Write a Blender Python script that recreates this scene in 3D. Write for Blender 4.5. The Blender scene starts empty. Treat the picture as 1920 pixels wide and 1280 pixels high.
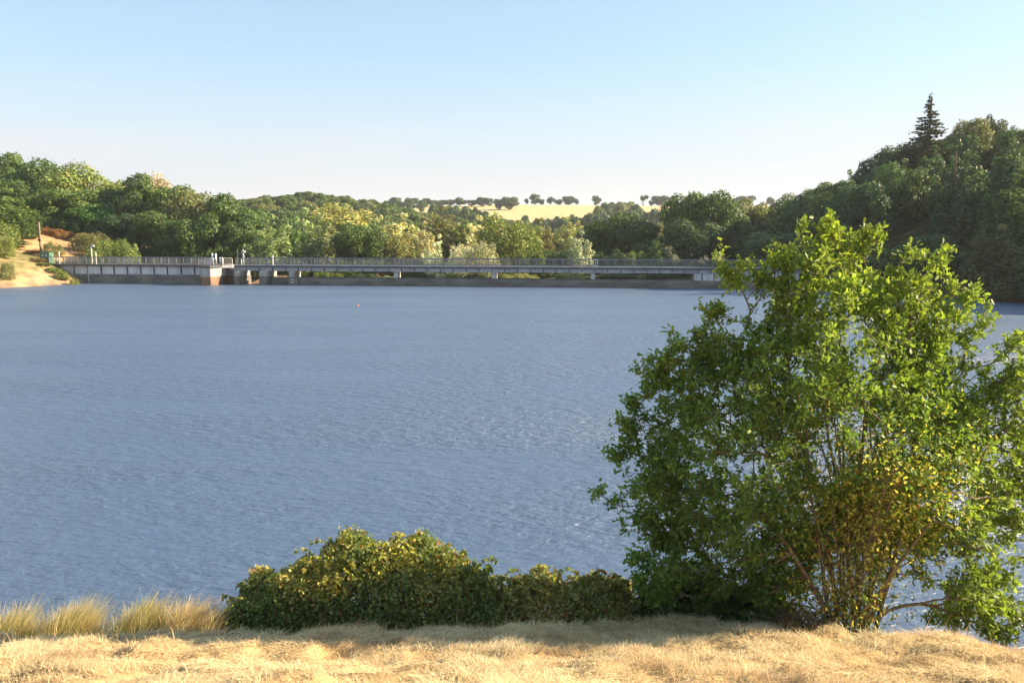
import bpy, math, random
import numpy as np
from mathutils import Vector, Matrix

SC = bpy.context.scene
COL = SC.collection
R = math.radians

# ------------------------------------------------------------------ camera
CAM_Z = 7.5
PITCH = math.atan(197 / 1493.33)
ROLL = R(0.10)
FPX = 1493.33                      # focal length in pixels of the 1920 wide photo (28 mm on 36 mm)
fw = Vector((0, math.cos(PITCH), -math.sin(PITCH)))
r0 = Vector((1, 0, 0)); u0 = Vector((0, math.sin(PITCH), math.cos(PITCH)))
rt = r0 * math.cos(ROLL) + u0 * math.sin(ROLL)
up = -r0 * math.sin(ROLL) + u0 * math.cos(ROLL)
cd = bpy.data.cameras.new('camera'); cam = bpy.data.objects.new('camera', cd); COL.objects.link(cam)
cd.lens = 28; cd.sensor_width = 36; cd.clip_start = 0.1; cd.clip_end = 9000
m = Matrix((rt, up, -fw)).transposed().to_4x4(); m.translation = (0, 0, CAM_Z)
cam.matrix_world = m
SC.camera = cam

def at(px, py, Y):
    """world point seen at photo pixel (px,py) standing at distance Y"""
    d = fw + rt * ((px - 960) / FPX) + up * (-(py - 640) / FPX)
    t = Y / d.y
    return Vector((d.x * t, Y, CAM_Z + d.z * t))

# ------------------------------------------------------------------ light
SUN_EL, SUN_AZ = R(25.5), R(82.5)      # azimuth from +Y (view direction) towards +X
w = bpy.data.worlds.new('World'); SC.world = w; w.use_nodes = True
nt = w.node_tree; nt.nodes.clear()
N = nt.nodes.new; L = nt.links.new
out = N('ShaderNodeOutputWorld'); bg = N('ShaderNodeBackground'); bg.inputs[1].default_value = 0.090
sky = N('ShaderNodeTexSky'); sky.sky_type = 'NISHITA'; sky.sun_disc = False
sky.sun_elevation = SUN_EL; sky.sun_rotation = SUN_AZ
sky.air_density = 1.0; sky.dust_density = 0.6; sky.ozone_density = 1.6; sky.altitude = 50
tc = N('ShaderNodeTexCoord'); mp = N('ShaderNodeMapping'); mp.inputs['Scale'].default_value = (1.6, 1.6, 14)
no = N('ShaderNodeTexNoise'); no.inputs['Scale'].default_value = 1.7; no.inputs['Detail'].default_value = 6
cr = N('ShaderNodeValToRGB'); cr.color_ramp.elements[0].position = 0.47; cr.color_ramp.elements[1].position = 0.75
sp = N('ShaderNodeSeparateXYZ'); mr = N('ShaderNodeMapRange')
mr.inputs['From Min'].default_value = 0.20; mr.inputs['From Max'].default_value = 0.05
mr.inputs['To Min'].default_value = 0.0; mr.inputs['To Max'].default_value = 0.75
mu = N('ShaderNodeMath'); mu.operation = 'MULTIPLY'
mix = N('ShaderNodeMixRGB'); mix.inputs[2].default_value = (3.10, 2.88, 2.92, 1)
gm = N('ShaderNodeGamma'); gm.inputs[1].default_value = 0.5; ml = N('ShaderNodeMixRGB'); ml.blend_type = 'MULTIPLY'; ml.inputs[0].default_value = 1; ml.inputs[2].default_value = (1.20, 1.44, 1.60, 1)
hb = N('ShaderNodeMapRange'); hb.interpolation_type = 'SMOOTHSTEP'; hb.inputs['From Min'].default_value = 0.22; hb.inputs['From Max'].default_value = 0.02; hb.inputs['To Min'].default_value = 0.0; hb.inputs['To Max'].default_value = 0.85
hm = N('ShaderNodeMixRGB'); hm.inputs[2].default_value = (2.72, 2.66, 2.70, 1)
L(sky.outputs[0], gm.inputs[0]); L(gm.outputs[0], ml.inputs[1]); L(sp.outputs['Z'], hb.inputs[0]); L(hb.outputs[0], hm.inputs[0]); L(ml.outputs[0], hm.inputs[1])
L(tc.outputs['Generated'], mp.inputs[0]); L(mp.outputs[0], no.inputs[0]); L(no.outputs[0], cr.inputs[0])
L(tc.outputs['Generated'], sp.inputs[0]); L(sp.outputs['Z'], mr.inputs[0])
L(cr.outputs[0], mu.inputs[0]); L(mr.outputs[0], mu.inputs[1]); L(mu.outputs[0], mix.inputs[0])
L(hm.outputs[0], mix.inputs[1]); L(mix.outputs[0], bg.inputs[0]); L(bg.outputs[0], out.inputs[0])

sd = bpy.data.lights.new('sun', 'SUN'); sun = bpy.data.objects.new('sun', sd); COL.objects.link(sun)
sd.energy = 5.0; sd.angle = R(0.53); sd.color = (1.0, 0.80, 0.56)
S = Vector((math.sin(SUN_AZ) * math.cos(SUN_EL), math.cos(SUN_AZ) * math.cos(SUN_EL), math.sin(SUN_EL)))
sun.rotation_euler = (-S).to_track_quat('-Z', 'Y').to_euler(); sun.location = S * 200
SC.view_settings.view_transform = 'Standard'; SC.view_settings.look = 'None'
SC.view_settings.exposure = 1.72; SC.view_settings.gamma = 1.0
SC.render.engine = 'CYCLES'; SC.cycles.volume_bounces = 0
HAZE = 0.00016
SC.cycles.max_bounces = 6; SC.cycles.transparent_max_bounces = 8

# ------------------------------------------------------------------ helpers
def tag(o, label=None, cat=None, group=None, kind=None):
    if label: o['label'] = label
    if cat: o['category'] = cat
    if group: o['group'] = group
    if kind: o['kind'] = kind
    return o

def link(name, me, mat=None, parent=None):
    o = bpy.data.objects.new(name, me); COL.objects.link(o)
    if mat is not None and not me.materials: me.materials.append(mat)
    if parent is not None: o.parent = parent
    return o

def empty(name, loc, rz=0):
    o = bpy.data.objects.new(name, None); COL.objects.link(o)
    o.location = loc; o.rotation_euler = (0, 0, rz); o.empty_display_size = 0.5
    return o

def np_mesh(name, V, F, smooth=False):
    """V (n,3); F (m,k) regular polygons"""
    me = bpy.data.meshes.new(name)
    V = np.ascontiguousarray(V, dtype=np.float32); F = np.ascontiguousarray(F, dtype=np.int32)
    mF, k = F.shape
    me.vertices.add(len(V)); me.vertices.foreach_set('co', V.ravel())
    me.loops.add(mF * k); me.loops.foreach_set('vertex_index', F.ravel())
    me.polygons.add(mF)
    me.polygons.foreach_set('loop_start', np.arange(0, mF * k, k, dtype=np.int32))
    me.update(calc_edges=True)
    if smooth: me.polygons.foreach_set('use_smooth', np.ones(mF, dtype=bool))
    return me

def add_col(me, name, C):
    a = me.attributes.new(name, 'FLOAT_COLOR', 'POINT')
    C = np.asarray(C, dtype=np.float32)
    if C.shape[1] == 3: C = np.hstack([C, np.ones((len(C), 1), np.float32)])
    a.data.foreach_set('color', C.ravel())

def add_float(me, name, v):
    a = me.attributes.new(name, 'FLOAT', 'POINT'); a.data.foreach_set('value', np.asarray(v, np.float32))

class MB:
    def __init__(s): s.v = []; s.f = []
    def box(s, x0, x1, y0, y1, z0, z1):
        b = len(s.v)
        s.v += [(x0,y0,z0),(x1,y0,z0),(x1,y1,z0),(x0,y1,z0),(x0,y0,z1),(x1,y0,z1),(x1,y1,z1),(x0,y1,z1)]
        s.f += [(b,b+3,b+2,b+1),(b+4,b+5,b+6,b+7),(b,b+1,b+5,b+4),(b+1,b+2,b+6,b+5),(b+2,b+3,b+7,b+6),(b+3,b,b+4,b+7)]
        return s
    def prism(s, pts, y0, y1):
        """pts: (x,z) outline counter-clockwise seen from -Y"""
        b = len(s.v); n = len(pts)
        s.v += [(x, y0, z) for x, z in pts] + [(x, y1, z) for x, z in pts]
        s.f.append(tuple(range(b, b+n))); s.f.append(tuple(range(b+2*n-1, b+n-1, -1)))
        for i in range(n):
            j = (i+1) % n; s.f.append((b+i, b+n+i, b+n+j, b+j))
        return s
    def prismx(s, pts, x0, x1):
        """pts: (y,z) outline, extruded along X"""
        b = len(s.v); n = len(pts)
        s.v += [(x0, y, z) for y, z in pts] + [(x1, y, z) for y, z in pts]
        s.f.append(tuple(range(b+n-1, b-1, -1))); s.f.append(tuple(range(b+n, b+2*n)))
        for i in range(n):
            j = (i+1) % n; s.f.append((b+i, b+j, b+n+j, b+n+i))
        return s
    def prismz(s, pts, z0, z1, pts2=None):
        """pts: (x,y) outline at z0, pts2 outline at z1"""
        pts2 = pts2 or pts
        b = len(s.v); n = len(pts)
        s.v += [(x, y, z0) for x, y in pts] + [(x, y, z1) for x, y in pts2]
        s.f.append(tuple(range(b+n-1, b-1, -1))); s.f.append(tuple(range(b+n, b+2*n)))
        for i in range(n):
            j = (i+1) % n; s.f.append((b+i, b+j, b+n+j, b+n+i))
        return s
    def tube(s, pts, rad, seg=8, caps=True):
        pts = [Vector(p) for p in pts]
        if not isinstance(rad, (list, tuple)): rad = [rad] * len(pts)
        b = len(s.v)
        for i, p in enumerate(pts):
            t = (pts[min(i+1, len(pts)-1)] - pts[max(i-1, 0)]).normalized()
            a = t.cross(Vector((0.3, 0.9, 0.1)) if abs(t.z) > 0.7 else Vector((0, 0, 1))).normalized(); c = t.cross(a)
            for k in range(seg):
                q = 2*math.pi*k/seg
                s.v.append(tuple(p + (a*math.cos(q) + c*math.sin(q))*rad[i]))
        for i in range(len(pts)-1):
            for k in range(seg):
                k2 = (k+1) % seg
                s.f.append((b+i*seg+k, b+i*seg+k2, b+(i+1)*seg+k2, b+(i+1)*seg+k))
        if caps:
            s.f.append(tuple(b+k for k in range(seg-1, -1, -1)))
            s.f.append(tuple(b+(len(pts)-1)*seg+k for k in range(seg)))
        return s
    def ball(s, c, r, n=8, sz=1.0):
        b = len(s.v); rows = n//2+1
        for i in range(rows):
            th = math.pi*i/(rows-1)
            for k in range(n):
                q = 2*math.pi*k/n
                s.v.append((c[0]+r*math.sin(th)*math.cos(q), c[1]+r*math.sin(th)*math.sin(q), c[2]+r*sz*math.cos(th)))
        for i in range(rows-1):
            for k in range(n):
                k2 = (k+1) % n
                s.f.append((b+i*n+k, b+(i+1)*n+k, b+(i+1)*n+k2, b+i*n+k2))
        return s
    def mesh(s, name, off=None):
        me = bpy.data.meshes.new(name)
        v = s.v if off is None else [(x-off[0], y-off[1], z-off[2]) for x, y, z in s.v]
        me.from_pydata(v, [], s.f); me.update()
        return me
    def build(s, name, mat, parent=None, smooth=False):
        off = parent.location if parent is not None and parent.parent is None else None
        if parent is not None and parent.parent is not None: off = parent.parent.location + parent.location
        me = s.mesh(name, off)
        if smooth: me.polygons.foreach_set('use_smooth', [True]*len(me.polygons))
        return link(name, me, mat, parent)

def hash2(ix, iy, seed):
    h = (ix.astype(np.int64)*374761393 + iy.astype(np.int64)*668265263 + seed*1442695041) & 0xffffffff
    h = ((h ^ (h >> 13)) * 1274126177) & 0xffffffff
    return ((h ^ (h >> 16)) & 0xffff) / 65535.0

def vnoise(x, y, seed=0):
    x = np.asarray(x, float); y = np.asarray(y, float)
    ix = np.floor(x); iy = np.floor(y); fx = x-ix; fy = y-iy
    fx = fx*fx*(3-2*fx); fy = fy*fy*(3-2*fy)
    a = hash2(ix, iy, seed); b = hash2(ix+1, iy, seed); c = hash2(ix, iy+1, seed); d = hash2(ix+1, iy+1, seed)
    return (a*(1-fx)+b*fx)*(1-fy) + (c*(1-fx)+d*fx)*fy

def sstep(a, b, x):
    t = np.clip((np.asarray(x, float)-a)/(b-a), 0, 1); return t*t*(3-2*t)

# ------------------------------------------------------------------ materials
def new_mat(name):
    mt = bpy.data.materials.new(name); mt.use_nodes = True
    t = mt.node_tree; t.nodes.clear()
    return mt, t, t.nodes.new, t.links.new

def surf_mat(name, col, col2=None, scale=3.0, rough=0.85, bump=0.0, detail=5, metallic=0.0, stretch=(1,1,1), lo=0.35, hi=0.65, bscale=None):
    mt, t, N, L = new_mat(name)
    o = N('ShaderNodeOutputMaterial'); b = N('ShaderNodeBsdfPrincipled')
    b.inputs['Roughness'].default_value = rough; b.inputs['Metallic'].default_value = metallic
    tc = N('ShaderNodeTexCoord'); mp = N('ShaderNodeMapping'); mp.inputs['Scale'].default_value = stretch
    n = N('ShaderNodeTexNoise'); n.inputs['Scale'].default_value = scale; n.inputs['Detail'].default_value = detail
    r = N('ShaderNodeValToRGB'); col2 = col2 or tuple(c*0.7 for c in col)
    r.color_ramp.elements[0].position = lo; r.color_ramp.elements[1].position = hi
    r.color_ramp.elements[0].color = (*col2, 1); r.color_ramp.elements[1].color = (*col, 1)
    L(tc.outputs['Object'], mp.inputs[0]); L(mp.outputs[0], n.inputs[0]); L(n.outputs[0], r.inputs[0])
    L(r.outputs[0], b.inputs['Base Color'])
    if bump:
        n2 = N('ShaderNodeTexNoise'); n2.inputs['Scale'].default_value = bscale or scale*4; n2.inputs['Detail'].default_value = 4
        L(tc.outputs['Object'], n2.inputs[0])
        bp = N('ShaderNodeBump'); bp.inputs['Strength'].default_value = bump; bp.inputs['Distance'].default_value = 0.05
        L(n2.outputs[0], bp.inputs['Height']); L(bp.outputs[0], b.inputs['Normal'])
    L(b.outputs[0], o.inputs[0])
    return mt

def leaf_mat(name, transl=0.35, rough=0.55, spec=0.25, use_obj=True, boost=1.0):
    """leaf colour = colour of the object (its species) x a per-leaf tint"""
    mt, t, N, L = new_mat(name)
    o = N('ShaderNodeOutputMaterial'); b = N('ShaderNodeBsdfPrincipled'); tr = N('ShaderNodeBsdfTranslucent'); mx = N('ShaderNodeMixShader')
    b.inputs['Roughness'].default_value = rough; b.inputs['Specular IOR Level'].default_value = spec
    at_ = N('ShaderNodeAttribute'); at_.attribute_name = 'tint'
    if use_obj:
        oi = N('ShaderNodeObjectInfo'); mm = N('ShaderNodeMixRGB'); mm.blend_type = 'MULTIPLY'; mm.inputs[0].default_value = 1
        L(oi.outputs['Color'], mm.inputs[1]); L(at_.outputs['Color'], mm.inputs[2]); c = mm.outputs[0]
    else: c = at_.outputs['Color']
    L(c, b.inputs['Base Color'])
    g = N('ShaderNodeMixRGB'); g.blend_type = 'MULTIPLY'; g.inputs[0].default_value = 1; g.inputs[2].default_value = (1.25*boost, 1.3*boost, 0.55*boost, 1)
    L(c, g.inputs[1]); L(g.outputs[0], tr.inputs[0])
    mx.inputs[0].default_value = transl
    L(b.outputs[0], mx.inputs[1]); L(tr.outputs[0], mx.inputs[2]); L(mx.outputs[0], o.inputs[0])
    return mt

def tint_mat(name, rough=0.8, transl=0.2):
    mt, t, N, L = new_mat(name)
    o = N('ShaderNodeOutputMaterial'); b = N('ShaderNodeBsdfDiffuse'); tr = N('ShaderNodeBsdfTranslucent'); mx = N('ShaderNodeMixShader')
    a = N('ShaderNodeAttribute'); a.attribute_name = 'tint'
    L(a.outputs['Color'], b.inputs[0]); L(a.outputs['Color'], tr.inputs[0]); mx.inputs[0].default_value = transl
    L(b.outputs[0], mx.inputs[1]); L(tr.outputs[0], mx.inputs[2]); L(mx.outputs[0], o.inputs[0])
    return mt

M = {}
M['leaf'] = leaf_mat('distant_leaves', 0.30)
M['near_leaf'] = leaf_mat('near_leaves', 0.42, 0.5, 0.3, use_obj=False, boost=1.15)
M['straw'] = tint_mat('dry_straw', transl=0.25)
M['bark'] = surf_mat('bark', (0.13, 0.10, 0.07), (0.06, 0.045, 0.03), 6, 0.9, 0.5, stretch=(1, 1, 0.3))
M['near_bark'] = surf_mat('near_bark', (0.27, 0.20, 0.13), (0.13, 0.095, 0.06), 14, 0.9, 0.6, stretch=(1, 1, 0.25))
M['conc'] = surf_mat('pale_concrete', (0.60, 0.61, 0.61), (0.40, 0.42, 0.44), 0.9, 0.9, 0.3, stretch=(1, 1, 0.35), lo=0.3, hi=0.6, bscale=3)
M['concdark'] = surf_mat('weathered_concrete', (0.13, 0.13, 0.13), (0.075, 0.075, 0.078), 0.7, 0.9, 0.3, stretch=(1, 1, 0.4), bscale=3)
M['wet'] = surf_mat('algae_stained_concrete', (0.20, 0.18, 0.15), (0.10, 0.092, 0.08), 0.35, 0.8, 0.4, stretch=(1, 1, 2.5), bscale=2.5)
M['white_conc'] = surf_mat('painted_concrete', (0.62, 0.60, 0.57), (0.42, 0.40, 0.37), 1.6, 0.85, 0.2)
M['pierc'] = surf_mat('pier_concrete', (0.44, 0.43, 0.41), (0.30, 0.295, 0.285), 1.4, 0.9, 0.25)
M['stain'] = surf_mat('rust_stained_concrete', (0.26, 0.155, 0.085), (0.15, 0.095, 0.06), 1.2, 0.85, 0.2)
M['beam'] = surf_mat('grey_beam', (0.40, 0.42, 0.46), (0.28, 0.30, 0.34), 0.8, 0.85, 0.15)
M['joint'] = surf_mat('dark_joint', (0.05, 0.05, 0.055), (0.03, 0.03, 0.03), 3)
M['rail'] = surf_mat('galvanised_steel', (0.20, 0.22, 0.24), (0.14, 0.16, 0.18), 4, 0.55, metallic=0.2)
M['green'] = surf_mat('green_paint', (0.10, 0.20, 0.15), (0.07, 0.15, 0.11), 2, 0.5)
M['white'] = surf_mat('white_paint', (0.80, 0.80, 0.78), (0.66, 0.66, 0.64), 3, 0.5)
M['wood'] = surf_mat('weathered_wood', (0.30, 0.20, 0.13), (0.18, 0.12, 0.08), 5, 0.9, 0.3, stretch=(1, 1, 0.1))
M['orange'] = surf_mat('orange_plastic', (0.75, 0.24, 0.10), (0.65, 0.18, 0.07), 6, 0.45)
M['black'] = surf_mat('black_plastic', (0.03, 0.03, 0.03), (0.02, 0.02, 0.02), 4, 0.5)

# ------------------------------------------------------------------ terrain
DAM_A = R(6.0); DAM_T = math.tan(DAM_A); DAM_Y = 121.5; DAM_X = -15.0    # the dam line: its right end stands nearer
def dam_y(x): return DAM_Y-(np.asarray(x)-DAM_X)*DAM_T
def shore_r(y): return np.interp(y, [0,20,45,80,92,103,114,122,135,160,200,300,420], [74,64,62,66,59,50,42,40,38,44,60,120,200])
def shore_l(y): return np.interp(y, [0,50,90,114,121,126,130,135,152,200,300,420], [-95,-92,-82,-73.5,-70,-67.6,-67,-60,-56,-66,-110,-200])
CX = [-14,-8,-5,-2,0,2,4,5,6,8,14]; CY = [8.8,9.3,9.75,10.2,10.4,10.55,10.5,10.1,9.2,8.2,6.8]
def crest(x): return np.interp(x, CX, CY)

RIDGE = 37.0
def height(x, y):
    x = np.asarray(x, float); y = np.asarray(y, float)
    c = crest(x)
    near = np.where(y < 0, 5.8 - 0.12*y, 5.8 - 0.36*y)
    edge = 5.8 - 0.36*c
    dd = y - c
    near = np.where(dd > 0, edge - 0.36*np.minimum(dd, 0.35) - 0.74*np.maximum(dd-0.35, 0), near)
    near = np.maximum(near, -2.5)
    fr = 1.0
    amp = np.clip(1.0 - sstep(30, 60, y), 0, 1)
    near = near + amp*(0.16*(vnoise(x*.9, y*1.1, 3)-.5) + 0.13*(vnoise(x*2.1, y*3.6, 4)-.5) + 0.08*(vnoise(x*5.5, y*8, 5)-.5) - .10*sstep(.62, .8, vnoise(x*1.9+7, y*3.4, 6)))
    r = 0.50*(x - shore_r(y)); capr = 4 + 46*sstep(45, 95, y)
    capr = capr*(1 - 0.5*sstep(180, 400, y))
    r = np.where(r > 0, capr*(1-np.exp(-np.maximum(r, 0)/capr)), r)
    r = r + np.clip(0.28*(x-.70*y-2), 0, 30)*sstep(70, 100, y)*(x > 60)
    d = shore_l(y) - x
    l = np.where(d < 6.5, 0.5*d, 3.25 + 0.2*(d-6.5)); l = np.minimum(l, 17 - 6*sstep(200, 400, y))
    z = np.maximum(np.maximum(near, r), np.maximum(l, -2.5))
    # land downstream of the dam
    base = -0.9 + 1.7*sstep(2, 20, y-dam_y(x))
    mid = 21*np.exp(-((x+112)/72)**2)*np.exp(-((y-410)/95)**2)
    ridge = RIDGE*sstep(405, 815, y) - 0.012*np.maximum(y-815, 0)
    ds = base + np.maximum(mid, 0) + ridge + 1.5*(vnoise(x/60, y/60, 9)-.5)*sstep(200, 400, y)
    ds = ds + (4.0*(vnoise(x/400, 0*y, 10)-.5))*sstep(820, 1100, y)
    z = np.where(y > dam_y(x)+2.0, np.maximum(ds, np.maximum(r, l)), z)
    rough = sstep(100, 130, y)*(1-sstep(250, 400, y))
    z = z + np.where((z > 0.4), 0.35*(vnoise(x/3.0, y/3.0, 12)-.5)*np.clip(z-0.4, 0, 1)*sstep(70, 100, y), 0)
    return z
def hz(x, y): return float(height(np.array([x]), np.array([y]))[0])

def growing(a, step, g, end):
    o = [a]
    while abs(o[-1]) < abs(end): o.append(o[-1] + (step if end > a else -step)); step *= g
    return o
xs = sorted(set(list(np.round(np.arange(-9, 9.01, 0.09), 3)) + growing(9, 0.2, 1.045, 150)[1:] + [-v for v in growing(9, 0.2, 1.045, 150)[1:]]
      + growing(152, 8, 1.12, 1500)[1:] + [-v for v in growing(152, 8, 1.12, 1500)[1:]]))
ys = sorted(set([-300., -100., -30., -10, -3, 0, 2, 4] + list(np.round(np.arange(5, 14.5, 0.09), 3)) + growing(14.5, 0.3, 1.05, 90)[1:-1]
      + list(np.arange(92, 180, 0.8)) + growing(182, 3, 1.03, 900)[1:] + growing(915, 40, 1.15, 2200)[1:]))
X, Yg = np.meshgrid(xs, ys); Zg = height(X, Yg)
nx, ny = len(xs), len(ys)
V = np.stack([X.ravel(), Yg.ravel(), Zg.ravel()], 1)
i = np.arange(nx*ny).reshape(ny, nx)
F = np.stack([i[:-1, :-1].ravel(), i[:-1, 1:].ravel(), i[1:, 1:].ravel(), i[1:, :-1].ravel()], 1)
me = np_mesh('ground', V, F, True)
x, y, z = V.T
Cc = np.tile(np.array([[0.075, 0.075, 0.03]]), (len(V), 1))
def put(mask, c):
    mask = np.clip(mask, 0, 1)[:, None]; Cc[:] = Cc*(1-mask) + np.array(c)[None]*mask
n1 = vnoise(x/2.2, y/2.2, 21); n2 = vnoise(x/8, y/8, 22)
put((y < 30)*1.0, (0.46, 0.33, 0.165))
put((y < 30)*sstep(0.3, 1.6, y-crest(x))*0.9, (0.12, 0.095, 0.045))
put((y >= 30)*(y < 131)*(x < 0)*1.0, (0.45, 0.30, 0.17))
put((y >= 108)*(y < 131)*(x < 0)*sstep(1.0, 2.0, z+1.4*(n1-.5))*0.85, (0.20, 0.19, 0.07)); put((y >= 100)*(y < 131)*(x < -50)*sstep(.35, .0, z), (0.22, 0.15, 0.10)); put((y >= 112)*(y < 131)*(x < 0)*sstep(2.6, 3.4, z)*(n2 > .5)*0.6, (0.36, 0.22, 0.10))
put((y >= 30)*(y < 127)*(x > 0)*sstep(1.2, 0.3, z), (0.16, 0.115, 0.08))
put((y >= 131)*(y < 172)*(x < -62)*sstep(-72, -76, x-4*n1), (0.50, 0.31, 0.15))
put((y >= 148)*(y < 156)*(x < -72)*(1.0), (0.33, 0.15, 0.06))
put((y-dam_y(x) > 1)*(y < 150)*(np.abs(x+43) < 6), (0.48, 0.32, 0.14))
put(sstep(470, 500, y)*(y < 900), (0.58, 0.46, 0.22))
put(sstep(300, 330, y)*(y < 420)*(x > -40)*(x < 60)*0.6, (0.45, 0.33, 0.16))
add_col(me, 'zone', Cc)
mt, t, N, L = new_mat('terrain')
o_ = N('ShaderNodeOutputMaterial'); b_ = N('ShaderNodeBsdfPrincipled'); b_.inputs['Roughness'].default_value = 0.95; b_.inputs['Specular IOR Level'].default_value = 0.1
a_ = N('ShaderNodeAttribute'); a_.attribute_name = 'zone'; tcn = N('ShaderNodeTexCoord')
na = N('ShaderNodeTexNoise'); na.inputs['Scale'].default_value = 0.6; na.inputs['Detail'].default_value = 9
ra = N('ShaderNodeMapRange'); ra.inputs['From Min'].default_value = .3; ra.inputs['From Max'].default_value = .7; ra.inputs['To Min'].default_value = .5; ra.inputs['To Max'].default_value = 1.3
mm = N('ShaderNodeVectorMath'); mm.operation = 'SCALE'
nb = N('ShaderNodeTexNoise'); nb.inputs['Scale'].default_value = 18; nb.inputs['Detail'].default_value = 6
bp = N('ShaderNodeBump'); bp.inputs['Strength'].default_value = .5; bp.inputs['Distance'].default_value = .06
L(tcn.outputs['Object'], na.inputs[0]); L(tcn.outputs['Object'], nb.inputs[0]); L(na.outputs[0], ra.inputs[0])
L(a_.outputs['Color'], mm.inputs[0]); L(ra.outputs[0], mm.inputs['Scale']); L(mm.outputs[0], b_.inputs['Base Color'])
L(nb.outputs[0], bp.inputs['Height']); L(bp.outputs[0], b_.inputs['Normal']); L(b_.outputs[0], o_.inputs[0])
tag(link('ground', me, mt), kind='structure')

# ------------------------------------------------------------------ water
mt, t, N, L = new_mat('lake_water')
o_ = N('ShaderNodeOutputMaterial'); b_ = N('ShaderNodeBsdfPrincipled')
b_.inputs['Base Color'].default_value = (0.046, 0.086, 0.160, 1); b_.inputs['Roughness'].default_value = 0.40; b_.inputs['IOR'].default_value = 2.4
tcn = N('ShaderNodeTexCoord')
hs = []
for sc, st, wt, dt, dist in ((1.5, (0.85, 2.0, 1), 0.36, 3, .3), (4.2, (0.7, 2.0, 1), 0.22, 4, .5), (12.0, (0.7, 1.8, 1), 0.06, 3, .3), (0.035, (1, 3.2, 1), 0.5, 4, .6)):
    mp = N('ShaderNodeMapping'); mp.inputs['Scale'].default_value = st; mp.inputs['Rotation'].default_value = (0, 0, R(-22))
    n = N('ShaderNodeTexNoise'); n.inputs['Scale'].default_value = sc; n.inputs['Detail'].default_value = dt; n.inputs['Distortion'].default_value = dist
    L(tcn.outputs['Object'], mp.inputs[0]); L(mp.outputs[0], n.inputs[0])
    q = N('ShaderNodeMath'); q.operation = 'MULTIPLY'; q.inputs[1].default_value = wt; L(n.outputs[0], q.inputs[0]); hs.append(q)
s_ = hs[0]
for q in hs[1:3]:
    ad = N('ShaderNodeMath'); ad.operation = 'ADD'; L(s_.outputs[0], ad.inputs[0]); L(q.outputs[0], ad.inputs[1]); s_ = ad
bp = N('ShaderNodeBump'); bp.inputs['Strength'].default_value = 1.0; bp.inputs['Distance'].default_value = 0.52
wl = N('ShaderNodeMapRange'); wl.inputs['From Min'].default_value = .19; wl.inputs['From Max'].default_value = .32; wl.inputs['To Min'].default_value = .55; wl.inputs['To Max'].default_value = 1.3
L(hs[3].outputs[0], wl.inputs[0]); wm = N('ShaderNodeMath'); wm.operation = 'MULTIPLY'; L(s_.outputs[0], wm.inputs[0]); L(wl.outputs[0], wm.inputs[1])
L(wm.outputs[0], bp.inputs['Height']); L(bp.outputs[0], b_.inputs['Normal'])
L(b_.outputs[0], o_.inputs[0])
M['water'] = mt
wb = MB(); wb.v = [(-110, 9, 0), (90, 9, 0), (90, float(dam_y(90))+.6, 0), (-110, float(dam_y(-110))+.6, 0)]; wb.f = [(0, 1, 2, 3)]
tag(wb.build('water', mt), kind='structure')

# ------------------------------------------------------------------ leaf clouds
def rnd_dirs(g, n):
    v = g.normal(size=(n, 3)); return v/np.linalg.norm(v, axis=1)[:, None]

def leaf_quads(g, P, Nn, size, aspect=0.6):
    """diamond leaves: P centres, Nn normals, size (n,) half lengths"""
    n = len(P); a = rnd_dirs(g, n)
    Tt = np.cross(Nn, a); Tt /= np.linalg.norm(Tt, axis=1)[:, None]+1e-9
    B = np.cross(Nn, Tt); s = np.asarray(size)[:, None]
    V = np.empty((n, 4, 3))
    V[:, 0] = P - Tt*s; V[:, 1] = P - B*s*aspect + Tt*s*0.1; V[:, 2] = P + Tt*s; V[:, 3] = P + B*s*aspect + Tt*s*0.1
    return V.reshape(-1, 3), np.arange(4*n).reshape(n, 4)

def tints(g, n, k=4, var=0.28, warm=0.12):
    v = np.exp(g.normal(0, var, n)); c = np.stack([v*(1+g.normal(0, warm, n)), v, v*(1+g.normal(0, .1, n))], 1)
    return np.repeat(np.clip(c, .2, 3), k, axis=0)

def puff_cloud(g, puffs, n, thick=0.25, inner=0.12):
    """points on shells of ellipsoid puffs (c(3), r(3)); returns P, normals"""
    C = np.array([p[0] for p in puffs], float); Rr = np.array([p[1] for p in puffs], float)
    wgt = (Rr[:, 0]*Rr[:, 2]); wgt = wgt/wgt.sum()
    k = g.choice(len(puffs), int(n*1.9), p=wgt)
    d = rnd_dirs(g, len(k)); rad = 1.0 - thick*g.random(len(k))**1.3 + 0.10*g.normal(size=len(k))
    # ragged shells
    P = C[k] + d*Rr[k]*rad[:, None]
    keep = np.ones(len(k), bool)
    for j in range(len(puffs)):
        q = np.sum(((P-C[j])/Rr[j])**2, axis=1)
        keep &= ~((q < 0.55) & (k != j) & (g.random(len(k)) > inner))
    P, d = P[keep][:n], d[keep][:n]
    Nn = d + rnd_dirs(g, len(d))*0.75; Nn /= np.linalg.norm(Nn, axis=1)[:, None]
    return P, Nn

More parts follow.
